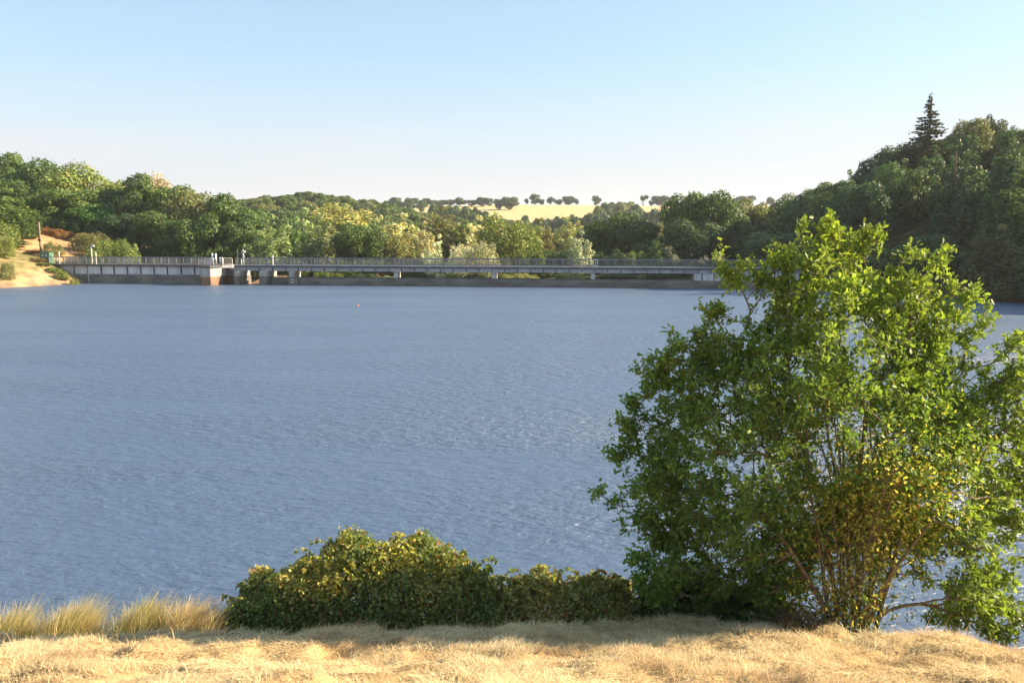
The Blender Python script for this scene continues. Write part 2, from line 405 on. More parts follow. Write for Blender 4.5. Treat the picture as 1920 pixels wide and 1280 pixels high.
def trunk_mesh(g, name, H, r, top=0.8, limbs=6, spread=2.5, z0=0.25):
    mb = MB(); pts = []; x = y = 0
    for i in range(7):
        tt = i/6; x += g.normal(0, .12)*(i > 0); y += g.normal(0, .12)*(i > 0); pts.append((x, y, -0.6+(H*top+0.6)*tt))
    mb.tube(pts, [r*(1.25-1.05*i/6) for i in range(7)], 7)
    for k in range(limbs):
        tt = z0+(0.75-z0)*k/max(1, limbs-1); i = int(tt*6); p = Vector(pts[i]); a = g.random()*6.283
        e = Vector((math.cos(a)*spread*(1-.4*tt), math.sin(a)*spread*(1-.4*tt), H*0.22))
        mb.tube([p, p+e*0.5+Vector((0, 0, -.1*H*.3)), p+e], [r*.5*(1-.5*tt), r*.3, r*.1], 5)
    return mb.mesh(name)

def finish_crown(name, g, P, Nn, size, aspect=.6, var=.28):
    V, F = leaf_quads(g, P, Nn, size, aspect)
    me = np_mesh(name, V, F); add_col(me, 'tint', tints(g, len(P), 4, var)); me.materials.append(M['leaf'])
    return me

def oak_crown(seed, n=5200, leaf=.19, w=4.6, np_=34, zc=5.3, rz=4.2):
    g = np.random.default_rng(seed); puffs = []
    for k in range(np_):
        d = rnd_dirs(g, 1)[0]; d[2] = d[2]*0.9+0.1; q = .56+.28*g.random(); r = .95+.95*g.random()
        taper = 1-.15*max(0, -d[2])
        puffs.append(((d[0]*w*q*taper, d[1]*w*q*taper, zc+d[2]*rz*q*1.05), (r*1.05, r*1.05, r*.85)))
    P, Nn = puff_cloud(g, puffs, n); P[:, 2] = np.maximum(P[:, 2], .15)
    zt = P[:, 2].max(); P[:, 2] *= 10/zt
    return finish_crown('crown', g, P, Nn, leaf*(.7+.6*g.random(len(P))))

def plume_crown(seed, n=9500, leaf=.18, w=3.0, plumes=16, var=.30, aspect=.5):
    """tall upright plumes: poplars, willows"""
    g = np.random.default_rng(seed); puffs = []
    for k in range(plumes):
        a = g.random()*6.283; q = math.sqrt(g.random())*w*.8; h = 10*(1-.55*(q/w)**1.5)*(.82+.18*g.random())
        if k == 0: q = 0; h = 10
        nb = 5
        for j in range(nb):
            tt = j/(nb-1); zz = 1.0+(h-1.8)*tt; rr = (1.15-.75*tt)*(.8+.4*g.random())
            puffs.append(((math.cos(a)*q*(.75+.35*tt)+g.normal(0, .2), math.sin(a)*q*(.75+.35*tt)+g.normal(0, .2), zz), (rr, rr, rr*1.3)))
    P, Nn = puff_cloud(g, puffs, n, .35, .25); P[:, 2] *= 10/P[:, 2].max(); P[:, 2] = np.maximum(P[:, 2], .1)
    return finish_crown('crown', g, P, Nn, leaf*(.7+.6*g.random(len(P))), aspect, var)

def loose_crown(seed, n=7000, leaf=.165, w=3.4):
    g = np.random.default_rng(seed); puffs = []
    for k in range(46):
        d = rnd_dirs(g, 1)[0]; q = .45+.5*g.random(); r = .55+.6*g.random()
        puffs.append(((d[0]*w*q, d[1]*w*q, 5.2+d[2]*4.3*q), (r, r, r*1.25)))
    P, Nn = puff_cloud(g, puffs, n, .5, .4); P[:, 2] *= 10/P[:, 2].max(); P[:, 2] = np.maximum(P[:, 2], .1)
    return finish_crown('crown', g, P, Nn, leaf*(.7+.6*g.random(len(P))), .6)

def far_crown(seed, n=2400, leaf=.42, zc=5.6, rz=4.0, w=4.4, np_=16):
    return oak_crown(seed, n, leaf, w, np_, zc, rz)

def shrub_crown(seed, n=6000, leaf=.24, w=5.0):
    g = np.random.default_rng(seed); puffs = []
    for k in range(26):
        a = g.random()*6.283; q = math.sqrt(g.random())*w*.85; h = 7.5*(1-.5*(q/w)**2)*(.7+.3*g.random()); r = 1.0+g.random()*.8
        puffs.append(((math.cos(a)*q, math.sin(a)*q, h*.5), (r, r, h*.5)))
        puffs.append(((math.cos(a)*q+g.normal(0, .4), math.sin(a)*q+g.normal(0, .4), h), (r*.6, r*.6, r*.9)))
    P, Nn = puff_cloud(g, puffs, n, .35, .2); P[:, 2] *= 10/P[:, 2].max(); P[:, 2] = np.maximum(P[:, 2], .05)
    return finish_crown('crown', g, P, Nn, leaf*(.7+.6*g.random(len(P))), .5)

def spruce_crown(seed):
    g = np.random.default_rng(seed); P = []; Nn = []; sz = []
    z_ = 1.0
    while z_ < 9.9:
        Rr = 2.9*(1-z_/10)**.95+.04; nbr = 9 if z_ < 8 else 6
        for k in range(nbr):
            a = g.random()*6.283; ln = Rr*(.6+.5*g.random())
            m_ = max(6, int(ln*30)); tt = g.random(m_)**.7
            lat = g.normal(0, .11, m_)*(1-.3*tt)*ln**.5
            px_ = np.cos(a)*ln*tt - np.sin(a)*lat; py_ = np.sin(a)*ln*tt + np.cos(a)*lat
            pz = z_ - .32*ln*tt + .22*ln*tt**3 - np.abs(g.normal(0, .1, m_))
            P.append(np.stack([px_, py_, pz], 1)); sz += list(.12*(.6+.8*g.random(m_)))
        z_ += .27+.09*g.random()
    zz = g.uniform(8.8, 10.5, 60); P.append(np.stack([g.normal(0, .05, 60), g.normal(0, .05, 60), zz], 1)); sz += [.11]*60
    P = np.concatenate(P); Nn = rnd_dirs(g, len(P)); Nn[:, 2] = np.abs(Nn[:, 2])+.3; Nn /= np.linalg.norm(Nn, axis=1)[:, None]
    P[:, 2] *= 10/P[:, 2].max()
    return finish_crown('crown', g, P, Nn, np.array(sz), .45)

gT = np.random.default_rng(5)
PROTO = {
 'oak': [oak_crown(s, 11000) for s in (1, 2, 3, 4, 5)],
 'plume': [plume_crown(s) for s in (11, 12, 13, 14)],
 'spiky': [plume_crown(s, 6000, .18, 3.2, 9, .42, .6) for s in (21, 22, 23)],
 'loose': [loose_crown(s) for s in (31, 32, 33)],
 'shrub': [shrub_crown(s) for s in (41, 42, 43)],
 'far': [far_crown(s) for s in (51, 52, 53, 54)],
 'ridge': [far_crown(s, 1500, .6, 5.0, 4.8, 4.0, 20) for s in (61, 62, 63)],
 'umbrella': [far_crown(s, 900, .55, 7.2, 2.2, 5.0, 12) for s in (71, 72)],
 'spruce': [spruce_crown(81)],
}
WID = {}
for k_, lst in PROTO.items():
    for me_ in lst:
        co = np.empty(len(me_.vertices)*3, np.float32); me_.vertices.foreach_get('co', co); co = co.reshape(-1, 3)
        WID[me_.name] = (np.percentile(co[:, 0], 98.5)-np.percentile(co[:, 0], 1.5))
TR = {'oak': [trunk_mesh(gT, 'trunk', 10, .42, .75, 7) for _ in range(2)],
      'thin': [trunk_mesh(gT, 'trunk', 10, .22, .9, 7, 1.7) for _ in range(2)],
      'spruce': [trunk_mesh(gT, 'trunk', 10, .22, .97, 0)]}
for l_ in TR.values():
    for q in l_: q.materials.append(M['bark'])
TR['shrub'] = [trunk_mesh(gT, 'stem', 7, .16, .8, 5, 2.2, .1)]; TR['shrub'][0].materials.append(M['bark'])
TKIND = dict(oak='oak', plume='thin', spiky='thin', loose='thin', shrub='shrub', far='oak', ridge='oak', umbrella='oak', spruce='spruce')
rng = random.Random(7)

def tree(kind, x, y, height_, width, color, label, cat='tree', group=None, name=None, sink=0.0, rz=None, var=.10, proto=None):
    zb = hz(x, y) - sink
    nm = name or ('shrub' if kind == 'shrub' else 'tree')
    root = empty(nm, (x, y, zb), rng.random()*6.283 if rz is None else rz)
    me_ = rng.choice(PROTO[kind]) if proto is None else PROTO[kind][proto]
    s = height_/10; sx = width/WID[me_.name]; 
    c = link('crown', me_, None, root); c.scale = (sx, sx, s)
    j = 1+rng.uniform(-var, var); c.color = (color[0]*j*(1+rng.uniform(-.06, .06)), color[1]*j, color[2]*j, 1)
    tk = TKIND[kind]; tm = rng.choice(TR[tk])
    tr_ = link('stem' if tk == 'shrub' else 'trunk', tm, None, root); tr_.scale = (min(sx, s)*1.0, min(sx, s)*1.0, s)
    tag(root, label, cat, group)
    return root

def ptree(kind, px, ytop, wpx, Y, color, label, cat='tree', group=None, **kw):
    """tree whose crown tops out at photo row ytop when it stands at distance Y"""
    p = at(px, ytop, Y); h = p.z - hz(p.x, Y)
    return tree(kind, p.x, Y, h, wpx*Y/FPX*1.04, color, label, cat, group, **kw)

DG = (0.082, 0.132, 0.036); MG = (0.115, 0.175, 0.044); YG = (0.19, 0.235, 0.065); OL = (0.19, 0.20, 0.075)
SG = (0.27, 0.34, 0.145); PALE = (0.60, 0.56, 0.31); WHITE = (0.68, 0.68, 0.50); YEL = (0.33, 0.33, 0.12); BG = (0.070, 0.120, 0.052)

# ---- left hillside
for a in (
 ('oak', 8, 284, 110, 176, MG, 'tree at the far left end of the wood, highest crown of the left skyline'),
 ('oak', 62, 290, 96, 174, DG, 'dark green tree second from the left on the left skyline'),
 ('oak', 110, 318, 80, 170, MG, 'green tree in the dip of the left skyline beside the yellowish dome'),
 ('oak', 160, 299, 120, 168, YG, 'yellow-green domed tree on the left skyline'),
 ('oak', 205, 352, 90, 162, DG, 'dark tree below and right of the yellow-green domed tree'),
 ('oak', 250, 323, 112, 158, DG, 'tall dark green oak right of the yellow-green dome'),
 ('loose', 292, 320, 56, 172, (0.46, 0.38, 0.26), 'bare beige dying tree poking above the left skyline'),
 ('oak', 318, 345, 84, 156, MG, 'green tree just below the dying beige treetop'),
 ('oak', 352, 356, 100, 152, OL, 'olive green tree left of the big oak by the platform'),
 ('oak', 402, 361, 130, 147, DG, 'big broad oak behind the platform on the dam'),
 ('oak', 445, 410, 62, 143, DG, 'small dark tree at the right foot of the big oak behind the platform'),
 ('oak', 20, 335, 90, 160, DG, 'dark tree in the second row above the left edge of the sandy bank'),
 ('oak', 75, 345, 92, 160, MG, 'green tree standing right above the sandy bank'),
 ('oak', 130, 352, 96, 158, MG, 'green tree above the rust coloured bracken'),
 ('oak', 180, 378, 84, 155, (0.07, 0.15, 0.03), 'vivid green tree beside the top of the sandy bank'),
 ('oak', 295, 395, 90, 146, DG, 'low dark oak in front of the left wood above the bare brown hollow'),
 ('oak', 345, 410, 80, 142, DG, 'low oak leaning over the dam railing left of the platform'),
 ('oak', 235, 400, 70, 150, BG, 'blackish green tree behind the yellow shrubs of the bank'),
):
    ptree(*a, group='trees of the left hillside')
ptree('plume', 4, 350, 84, 140, MG, 'green tree at the left edge of the photo rising beside the sandy bank', rz=1)
ptree('plume', 34, 392, 50, 139, DG, 'dark pointed tree just left of the sandy bank', rz=2)
ptree('shrub', -12, 400, 62, 130, YG, 'yellow-green bush at the extreme left edge of the photo', 'bush', None)
ptree('shrub', 30, 448, 48, 133, BG, 'dark green bush left of the wooden pole', 'bush', None)
ptree('shrub', 62, 468, 26, 131.5, (0.30, 0.18, 0.08), 'brown half-dead bush at the foot of the wooden pole', 'bush', None)
ptree('shrub', 97, 450, 30, 132, OL, 'thin olive shrub behind the green cabinet', 'bush', None)
for i_, (px, yt, w_, Y_, c_) in enumerate(((165, 434, 62, 137, OL), (200, 447, 60, 134, YG), (232, 446, 46, 133, YG), (186, 458, 50, 131.5, YG))):
    ptree('shrub', px, yt, w_, Y_, c_, ('olive shrub, leftmost and tallest of the shrubs on the bank behind the railing', 'yellow-green shrub in the middle of the bank shrubs',
          'yellow-green shrub at the right end of the bank shrubs', 'low yellow-green shrub right behind the dam railing')[i_], 'bush', 'shrubs on the sandy bank')
for i_, (px, yt, w_, Y_) in enumerate(((58, 392, 50, 152), (95, 400, 46, 153), (128, 404, 46, 152), (160, 408, 46, 151), (190, 414, 44, 150), (222, 424, 44, 149), (262, 430, 50, 146), (300, 446, 44, 143), (330, 452, 40, 141), (365, 450, 44, 139), (410, 452, 46, 138), (448, 458, 40, 137))):
    ptree('shrub', px, yt, w_, Y_, DG, 'dark green understorey bush at the foot of the left wood', 'bush', 'understorey bushes of the left wood')
for i_, (px, yt, w_, Y_, c_) in enumerate(((-6, 440, 52, 124, YG), (70, 483, 26, 127, (.30, .20, .08)), (10, 490, 26, 117, OL), (84, 492, 24, 126.0, (.15, .21, .05)), (100, 500, 24, 125, (.15, .21, .05)), (114, 507, 22, 124, (.17, .23, .05)), (122, 513, 14, 124.5, (.30, .27, .07)), (138, 519, 14, 123.4, (.2, .22, .05)))):
    ptree('shrub', px, yt, w_, Y_, c_, 'low weedy scrub clump on the slope above the left beach', 'bush', 'scrub clumps above the left beach')
# bracken strip
for i_, px in enumerate((85, 105, 128, 150, 172, 196)):
    ptree('shrub', px, 424+i_*4, 34, 149-i_, (0.32, 0.17, 0.07), 'rust coloured bracken clump between the sand and the wood', 'bush', 'bracken clumps')

# ---- valley trees behind the bridge, left to right
for a in (
 ('plume', 486, 392, 84, 150, (0.085, 0.15, 0.045), 'blue-green tree just right of the big oak'),
 ('plume', 508, 402, 94, 140, SG, 'light green tree, broadest of the left group behind the bridge'),
 ('plume', 536, 412, 60, 146, (0.11, 0.18, 0.05), 'fresh green tree between the two silvery ones'),
 ('plume', 572, 390, 70, 150, SG, 'silvery green tree behind the bridge with windblown top'),
 ('plume', 600, 404, 72, 140, (0.22, 0.26, 0.12), 'pale silvery willow behind the second bridge opening'),
 ('loose', 628, 378, 104, 168, YEL, 'yellow crowned tree rising behind the silvery willows'),
 ('loose', 655, 395, 50, 165, YEL, 'small yellow tree at the right shoulder of the yellow crown'),
 ('oak', 676, 418, 84, 142, DG, 'compact dark green tree with its right side sunlit'),
 ('plume', 712, 404, 52, 160, PALE, 'pale cream tree right of the compact dark tree'),
 ('spiky', 752, 398, 70, 156, PALE, 'cream tipped poplar with upright spikes'),
 ('plume', 740, 422, 86, 144, OL, 'olive tree below the cream tipped poplar'),
 ('spiky', 796, 414, 44, 148, (0.42, 0.37, 0.2), 'narrow beige poplar near the middle of the bridge'),
 ('plume', 832, 386, 90, 160, (0.22, 0.22, 0.09), 'tall olive tree left of the loose yellow-green ones'),
 ('spiky', 822, 438, 40, 137, WHITE, 'white leaved sapling cluster close behind the railing'),
 ('plume', 868, 412, 64, 158, YG, 'yellowish tree between the olive and the beige ones'),
 ('spiky', 898, 402, 64, 158, PALE, 'pale spiky tree behind the whitish shrubs'),
 ('shrub', 868, 450, 50, 136, WHITE, 'whitish rounded shrub, left one of the pair behind the railing'),
 ('shrub', 902, 444, 60, 136, (0.42, 0.42, 0.26), 'whitish rounded shrub, right one of the pair behind the railing'),
 ('loose', 945, 398, 84, 142, YG, 'loose yellow-green tree with a visible thin trunk'),
 ('loose', 978, 412, 60, 146, YG, 'slender yellow-green tree right of the one with the visible trunk'),
 ('plume', 992, 452, 46, 138, (0.13, 0.17, 0.04), 'low green tree at the right foot of the yellow-green group'),
 ('oak', 1025, 466, 52, 150, DG, 'low dark bush-like tree right of the yellow-green group'),
 ('plume', 1018, 408, 60, 230, (0.20, 0.19, 0.06), 'olive-yellow tree, left one of the farther pair'),
 ('plume', 1066, 406, 60, 235, YEL, 'yellow tree, right one of the farther pair'),
 ('oak', 990, 420, 50, 240, DG, 'dark tree farther back beside the pink clearing'),
 ('spiky', 1088, 432, 46, 140, (0.36, 0.40, 0.30), 'white poplar sapling standing alone right of the middle'),
 ('oak', 1110, 428, 50, 200, BG, 'dark tree behind the lone white poplar'),
 ('oak', 1172, 394, 124, 158, (0.065, 0.115, 0.03), 'round dark green oak with a broad dome behind the bridge'),
 ('oak', 1140, 425, 60, 156, DG, 'dark tree at the left foot of the round oak'),
 ('plume', 1236, 440, 50, 134, (0.10, 0.16, 0.06), 'small conical green tree right behind the railing'),
 ('oak', 1208, 455, 50, 145, BG, 'dark bushy tree between the round oak and the small conical one'),
 ('oak', 1287, 357, 76, 152, DG, 'tall dark oak, left one of the high pair at the valley side'),
 ('oak', 1338, 358, 92, 152, DG, 'tall dark oak, right one of the high pair at the valley side'),
 ('oak', 1305, 410, 90, 146, BG, 'dark tree in front of the high pair of oaks'),
 ('oak', 1410, 370, 84, 160, OL, 'olive dark tree right of the high pair of oaks'),
 ('oak', 1376, 405, 70, 148, DG, 'dark tree in the gap right of the high pair of oaks'),
 ('oak', 1425, 420, 80, 145, BG, 'dark tree above the right end of the bridge'),
):
    ptree(*a, group='trees of the valley behind the bridge')
for i_, (px, yt, w_, Y_, c_) in enumerate(((1055, 466, 60, 146, BG), (1120, 470, 60, 144, BG), (1160, 466, 70, 142, (.07, .11, .05)), (1195, 468, 46, 141, YG), (640, 478, 80, 139, MG), (700, 486, 70, 139, DG),
      (780, 484, 60, 139, OL), (560, 480, 70, 138, (.12, .17, .04)), (470, 478, 50, 140, MG), (930, 486, 70, 138, YG), (1030, 490, 60, 138, DG), (1290, 484, 70, 139, BG), (1360, 482, 70, 139, DG), (850, 488, 60, 139, OL), (1240, 492, 50, 140, OL))):
    ptree('shrub', px, yt, w_, Y_, c_, 'low green thicket bush behind the bridge railing', 'bush', 'thicket bushes behind the bridge')
# under the bridge: scrub and sapling stems
for i_, (px, yt, w_, c_) in enumerate(((600, 508, 40, (.14, .19, .04)), (630, 509, 30, YG), (715, 511, 34, (.30, .16, .07)), (722, 516, 30, SG), (855, 510, 30, YG), (825, 512, 20, WHITE), (975, 511, 60, YEL),
      (945, 512, 30, YG), (1010, 513, 36, MG), (1205, 513, 18, YEL), (1235, 514, 30, YEL), (1270, 513, 40, DG), (1080, 510, 60, BG), (1160, 510, 60, BG), (780, 512, 50, DG), (680, 512, 60, BG), (900, 510, 50, BG), (530, 512, 36, MG))):
    ptree('shrub', px, yt, w_, 133+1.5*(i_ % 3), c_, 'low scrub seen through the openings under the bridge', 'bush', 'scrub under the bridge')

# ---- far wooded hill, left of centre: skyline guides the crown tops
SKYX = [380, 430, 455, 500, 540, 570, 610, 650, 690, 720, 760, 800, 840, 900, 960]
SKYY = [380, 374, 373, 368, 364, 358, 362, 366, 372, 375, 380, 388, 396, 408, 416]
rr = random.Random(3); cnt = 0
pts_done = []; WV = []; WC = []
tries = 0
while cnt < 240 and tries < 9000:
    tries += 1
    Y_ = rr.uniform(255, 440); px = rr.uniform(395, 900); X_ = at(px, 400, Y_).x
    if any((X_-a)**2+(Y_-b)**2 < 38 for a, b in pts_done): continue
    h = rr.uniform(7.5, 11); ztop = hz(X_, Y_)+h
    lim = at(px, np.interp(px, SKYX, SKYY)+rr.uniform(0, 5), Y_).z
    if ztop > lim: h -= ztop-lim
    if h < 5: continue
    pts_done.append((X_, Y_)); cnt += 1
    c_ = rr.choice([DG, MG, MG, (0.10, 0.15, 0.035), OL, (.09, .13, .045)])
    me_ = rr.choice(PROTO['far']); co = np.empty(len(me_.vertices)*3, np.float32); me_.vertices.foreach_get('co', co); co = co.reshape(-1, 3)
    tn = np.empty(len(me_.vertices)*4, np.float32); me_.attributes['tint'].data.foreach_get('color', tn); tn = tn.reshape(-1, 4)[:, :3]
    a_ = rr.uniform(0, 6.28); sx = rr.uniform(7.5, 11)/WID[me_.name]; zb = hz(X_, Y_)
    WV.append(np.stack([(co[:, 0]*math.cos(a_)-co[:, 1]*math.sin(a_))*sx+X_, (co[:, 0]*math.sin(a_)+co[:, 1]*math.cos(a_))*sx+Y_, co[:, 2]*h/10+zb], 1))
    WC.append(tn*np.array(c_)[None]*rr.uniform(.9, 1.1))
WV = np.concatenate(WV); WC = np.concatenate(WC)
me = np_mesh('distant_wood', WV, np.arange(len(WV)).reshape(-1, 4)); add_col(me, 'tint', WC)
tag(link('distant_wood', me, M['leaf']), 'green wood covering the far rounded hill left of the gold field', 'wood', None, 'stuff')

# ---- hedges and copses below the field
rr = random.Random(8)
for i_ in range(34):
    px = 940+i_*9.6; Y_ = rr.uniform(455, 500); yt = np.interp(px, [940, 1000, 1060, 1130, 1180, 1270], [420, 412, 404, 396, 394, 392])+rr.uniform(-3, 5)
    ptree('far', px, yt, rr.uniform(17, 28), Y_, rr.choice([DG, BG, MG, (.09, .12, .06)]), 'bluish green tree in the belt of woodland under the gold field', 'tree', 'tree belt below the field')
for i_ in range(28):
    px = rr.uniform(880, 1260); Y_ = rr.uniform(300, 420); yt = np.interp(px, [880, 950, 1000, 1060, 1130, 1260], [412, 424, 428, 424, 412, 404])+rr.uniform(0, 14)
    ptree('far', px, yt, rr.uniform(24, 40), Y_, rr.choice([DG, MG, OL, YG]), 'mixed green tree on the valley floor beyond the bridge trees', 'tree', 'trees on the valley floor')
for i_ in range(11):
    px = 1124+i_*7.4+rr.uniform(-3, 3); dome = 376+12*abs((px-1162)/44)**2.4
    ptree('far', px, dome+rr.uniform(0, 3), 27, rr.uniform(545, 575), rr.choice([MG, DG, OL]), 'tree of the domed copse jutting into the gold field', 'tree', 'domed copse in front of the field')
for i_, (px, yt, w_) in enumerate(((744, 372, 24), (768, 374, 26), (790, 375, 24), (728, 376, 22), (812, 380, 20), (838, 388, 34), (862, 392, 30), (880, 400, 30), (985, 403, 14), (905, 402, 24), (925, 408, 24), (820, 383, 30), (848, 384, 26), (872, 386, 26), (893, 389, 22), (856, 392, 34), (888, 396, 30), (910, 396, 22), (945, 410, 30), (965, 412, 26))):
    ptree('far', px, yt, w_, 540 if yt > 379 else 640, DG, 'dark tree on the shoulder between the wooded hill and the field', 'tree', 'trees between hill and field')

# ---- trees along the field ridge
RID = ((742, 370, 22, 'ridge'), (772, 371, 20, 'ridge'), (800, 372, 15, 'ridge'), (822, 375, 26, 'ridge'), (842, 374, 24, 'ridge'), (862, 370, 24, 'ridge'), (884, 375, 17, 'ridge'), (903, 370, 21, 'ridge'), (917, 372, 15, 'ridge'),
       (987, 372, 9, 'ridge'), (1003, 364, 19, 'ridge'), (1016, 374, 10, 'ridge'), (1033, 369, 16, 'ridge'), (1048, 374, 14, 'ridge'), (1066, 368, 22, 'ridge'), (1081, 373, 10, 'ridge'),
       (1118, 367, 15, 'ridge'), (1206, 366, 18, 'umbrella'), (1222, 376, 9, 'ridge'), (1238, 367, 27, 'ridge'), (1262, 366, 18, 'ridge'), (1290, 368, 24, 'ridge'), (1384, 369, 18, 'ridge'), (1400, 367, 26, 'ridge'), (1445, 369, 16, 'ridge'), (440, 372, 16, 'ridge'), (500, 366, 16, 'ridge'))
RL = ['broad ridge tree where the wooded hill meets the skyline', 'ridge tree with paler gap on its right above the far wooded hill', 'narrow ridge tree above the left shoulder of the gold field',
      'low wide ridge tree left of the field corner', 'ridge tree touching the left corner of the gold field', 'round high ridge tree above the left corner of the gold field', 'small round ridge tree left of a rounder pair',
      'left and taller of two round ridge trees beside the open field', 'right and smaller of two round ridge trees beside the open field', 'tiny lone tree standing on the bare field skyline',
      'tallest ridge tree, just right of the tiny lone tree', 'low scrubby tree hugging the tallest ridge tree', 'rounded ridge tree between two low hedgerow trees', 'low hedgerow tree in the middle of the skyline row',
      'wide dome shaped tree at the right part of the skyline row', 'last small tree at the right end of the skyline row', 'lone round tree above the left end of the domed copse', 'umbrella shaped tree with a bare trunk on the skyline',
      'tiny bush right of the umbrella shaped tree', 'wide low dome tree on the skyline right of the umbrella tree', 'ridge tree half hidden by the tall dark oak', 'ridge tree behind the tall dark oak pair',
      'small far tree peeping over the dark oaks, left one', 'wide far tree peeping over the dark oaks', 'small far tree peeping over the dark oaks, right one', 'far tree on the horizon left of the wooded hill', 'far tree on the left brow of the wooded hill']
for (px, yt, w_, kd), lb in zip(RID, RL):
    ptree(kd, px, yt, w_, 735 if px < 925 else 800, (0.075, 0.105, 0.05), lb, 'tree', 'trees along the field ridge')
ptree('ridge', 936, 373, 17, 690, (.07, .10, .04), 'darker left tree of the pair standing inside the gold field')
ptree('ridge', 956, 369, 25, 690, (.085, .12, .04), 'broader right tree of the pair standing inside the gold field')

# ---- shaded wood on the right hillside
RX = [1400, 1440, 1480, 1520, 1560, 1600, 1640, 1680, 1720, 1760, 1800, 1850, 1890, 1910, 1960, 2100, 2300]
RY = [372, 378, 358, 352, 340, 320, 296, 276, 264, 258, 240, 216, 240, 238, 232, 215, 200]
rr = random.Random(14); done = []; tries = 0; cnt = 0
while cnt < 85 and tries < 12000:
    tries += 1
    Y_ = rr.uniform(84, 178); X_ = rr.uniform(40, 120)
    if X_ < shore_r(Y_)+1.2: continue
    px = 960+FPX*X_/(Y_*0.99)
    if px > 2080 or px < 1400: continue
    sp_ = 50
    if any((X_-a)**2+(Y_-b)**2 < sp_ for a, b in done): continue
    h = rr.uniform(9, 16) if X_ > shore_r(Y_)+6 else rr.uniform(5, 9); zg = hz(X_, Y_)
    lim = at(px, np.interp(px, RX, RY)+rr.uniform(4, 22), Y_).z
    h = min(h, lim-zg)
    if h < 4.5: continue
    done.append((X_, Y_)); cnt += 1
    kd = rr.choice(['oak', 'oak', 'plume', 'plume']); c_ = rr.choice([DG, BG, BG, MG, (.09, .145, .05), (.12, .13, .055), (.13, .19, .08), (.06, .105, .045), (.10, .16, .07)])
    tree(kd, X_, Y_, h, rr.uniform(6.8, 8.8) if kd == 'oak' else rr.uniform(5.5, 7.5), c_, 'dark green tree of the shaded wood on the right hillside', 'tree', 'trees of the shaded right hillside', sink=.3)
for a in (
 ('oak', 1440, 378, 60, 165, OL, 'small olive tree in the notch left of the right hillside'),
 ('oak', 1484, 357, 66, 168, MG, 'sunlit green tree at the low end of the right hillside skyline'),
 ('oak', 1522, 353, 60, 164, DG, 'low dark tree second on the rising right skyline'),
 ('oak', 1560, 338, 60, 158, DG, 'dark tree third on the rising right skyline'),
 ('plume', 1598, 318, 56, 154, DG, 'pointed dark tree a third of the way up the right skyline'),
 ('oak', 1640, 296, 62, 150, BG, 'dark tree halfway up the right skyline'),
 ('oak', 1684, 268, 76, 148, (.07, .12, .045), 'leafy dark tree left below the spruce'),
 ('oak', 1740, 262, 90, 146, BG, 'black green tree at the foot of the spruce'),
 ('oak', 1822, 222, 66, 144, OL, 'olive tree on the hilltop right of the spruce'),
 ('loose', 1868, 212, 56, 146, (.07, .10, .04), 'ragged dark treetop, highest broadleaf of the right hill'),
 ('oak', 1925, 238, 90, 135, DG, 'dark tree cut by the right edge of the photo on the hilltop'),
 ('oak', 1790, 250, 60, 146, BG, 'dark tree between the spruce and the olive hilltop tree'),
):
    ptree(*a, group='skyline trees of the right hillside')
ptree('shrub', 1500, 446, 90, 128, (.14, .10, .05), 'brownish bush on the slope just above the right dam end', 'bush')
p = at(1745, 176, 140)
ptree('spruce', 1745, 176, 115, 140, (.06, .075, .045), 'tall pointed spruce towering over the right hill skyline', 'tree', name='spruce_tree')

# ------------------------------------------------------------------ dam
DY = DAM_Y; DX = DAM_X
def zx(px, py, Y=None):
    Y = DY if Y is None else Y
    d = at(px, py, 1.0)-Vector((0, 0, CAM_Z))
    # dam line through (DX, Y) turned by DAM_A, right end nearer
    t_ = (Y+DX*DAM_T)/(d.y+d.x*DAM_T); p = d*t_
    return DX+(p.x-DX)/math.cos(DAM_A), CAM_Z+p.z
def X_(px, Y=None): return zx(px, 500, Y)[0]
BEFORE = set(COL.objects)
XL, XP0, XP1, XR = X_(75), X_(388), X_(441), X_(1500)
ZD, ZB, ZS = 3.02, 2.12, 1.18           # deck top, beam underside, sill top
dam = empty('dam', (0, DY, 0)); tag(dam, 'long concrete dam with a low spillway wall and raised left wall', 'dam')
# raised wall at left: pale panels between joints, stained foot
mb = MB(); mb.box(XL, XP0, DY+.25, DY+2.6, ZS+.25, ZD-.34); mb.build('wall', M['conc'], dam)
mb = MB()
for px in (108, 137, 162, 188, 212, 237, 262, 287, 312, 338, 363):
    x = X_(px); MB().box(x-.10, x+.10, DY+.20, DY+.27, ZS+.3, ZD-.36).build('joint', M['joint'], dam)
mb = MB(); mb.prismx([(DY-.35, -1.5), (DY+2.9, -1.5), (DY+2.9, ZS+.25), (DY+.22, ZS+.25), (DY-.05, ZS+.05)], XL, XP0+.1); mb.build('stained_footing', M['wet'], dam)
mb = MB(); mb.box(XL-.3, XP0-.003, DY-.15, DY+2.8, ZD-.34, ZD); mb.build('deck_slab', M['concdark'], dam)
# overflow sill with rounded crest
XS0, XS1 = X_(546), X_(1500)
pr = [(DY-.2, -1.5), (DY+3.0, -1.5), (DY+2.6, ZS-.5), (DY+2.0, ZS-.1), (DY+1.2, ZS), (DY+.5, ZS-.03), (DY+.1, ZS-.16), (DY-.1, ZS-.45)]
mb = MB(); mb.prismx(pr, XS0, XS1); mb.build('overflow_sill', M['wet'], dam)
mb = MB(); mb.prismx([(DY+.1, -1.5), (DY+2.6, -1.5), (DY+2.3, ZS-.1), (DY+.5, ZS-.02)], X_(506), XS0-.004); mb.build('overflow_sill', M['wet'], dam)
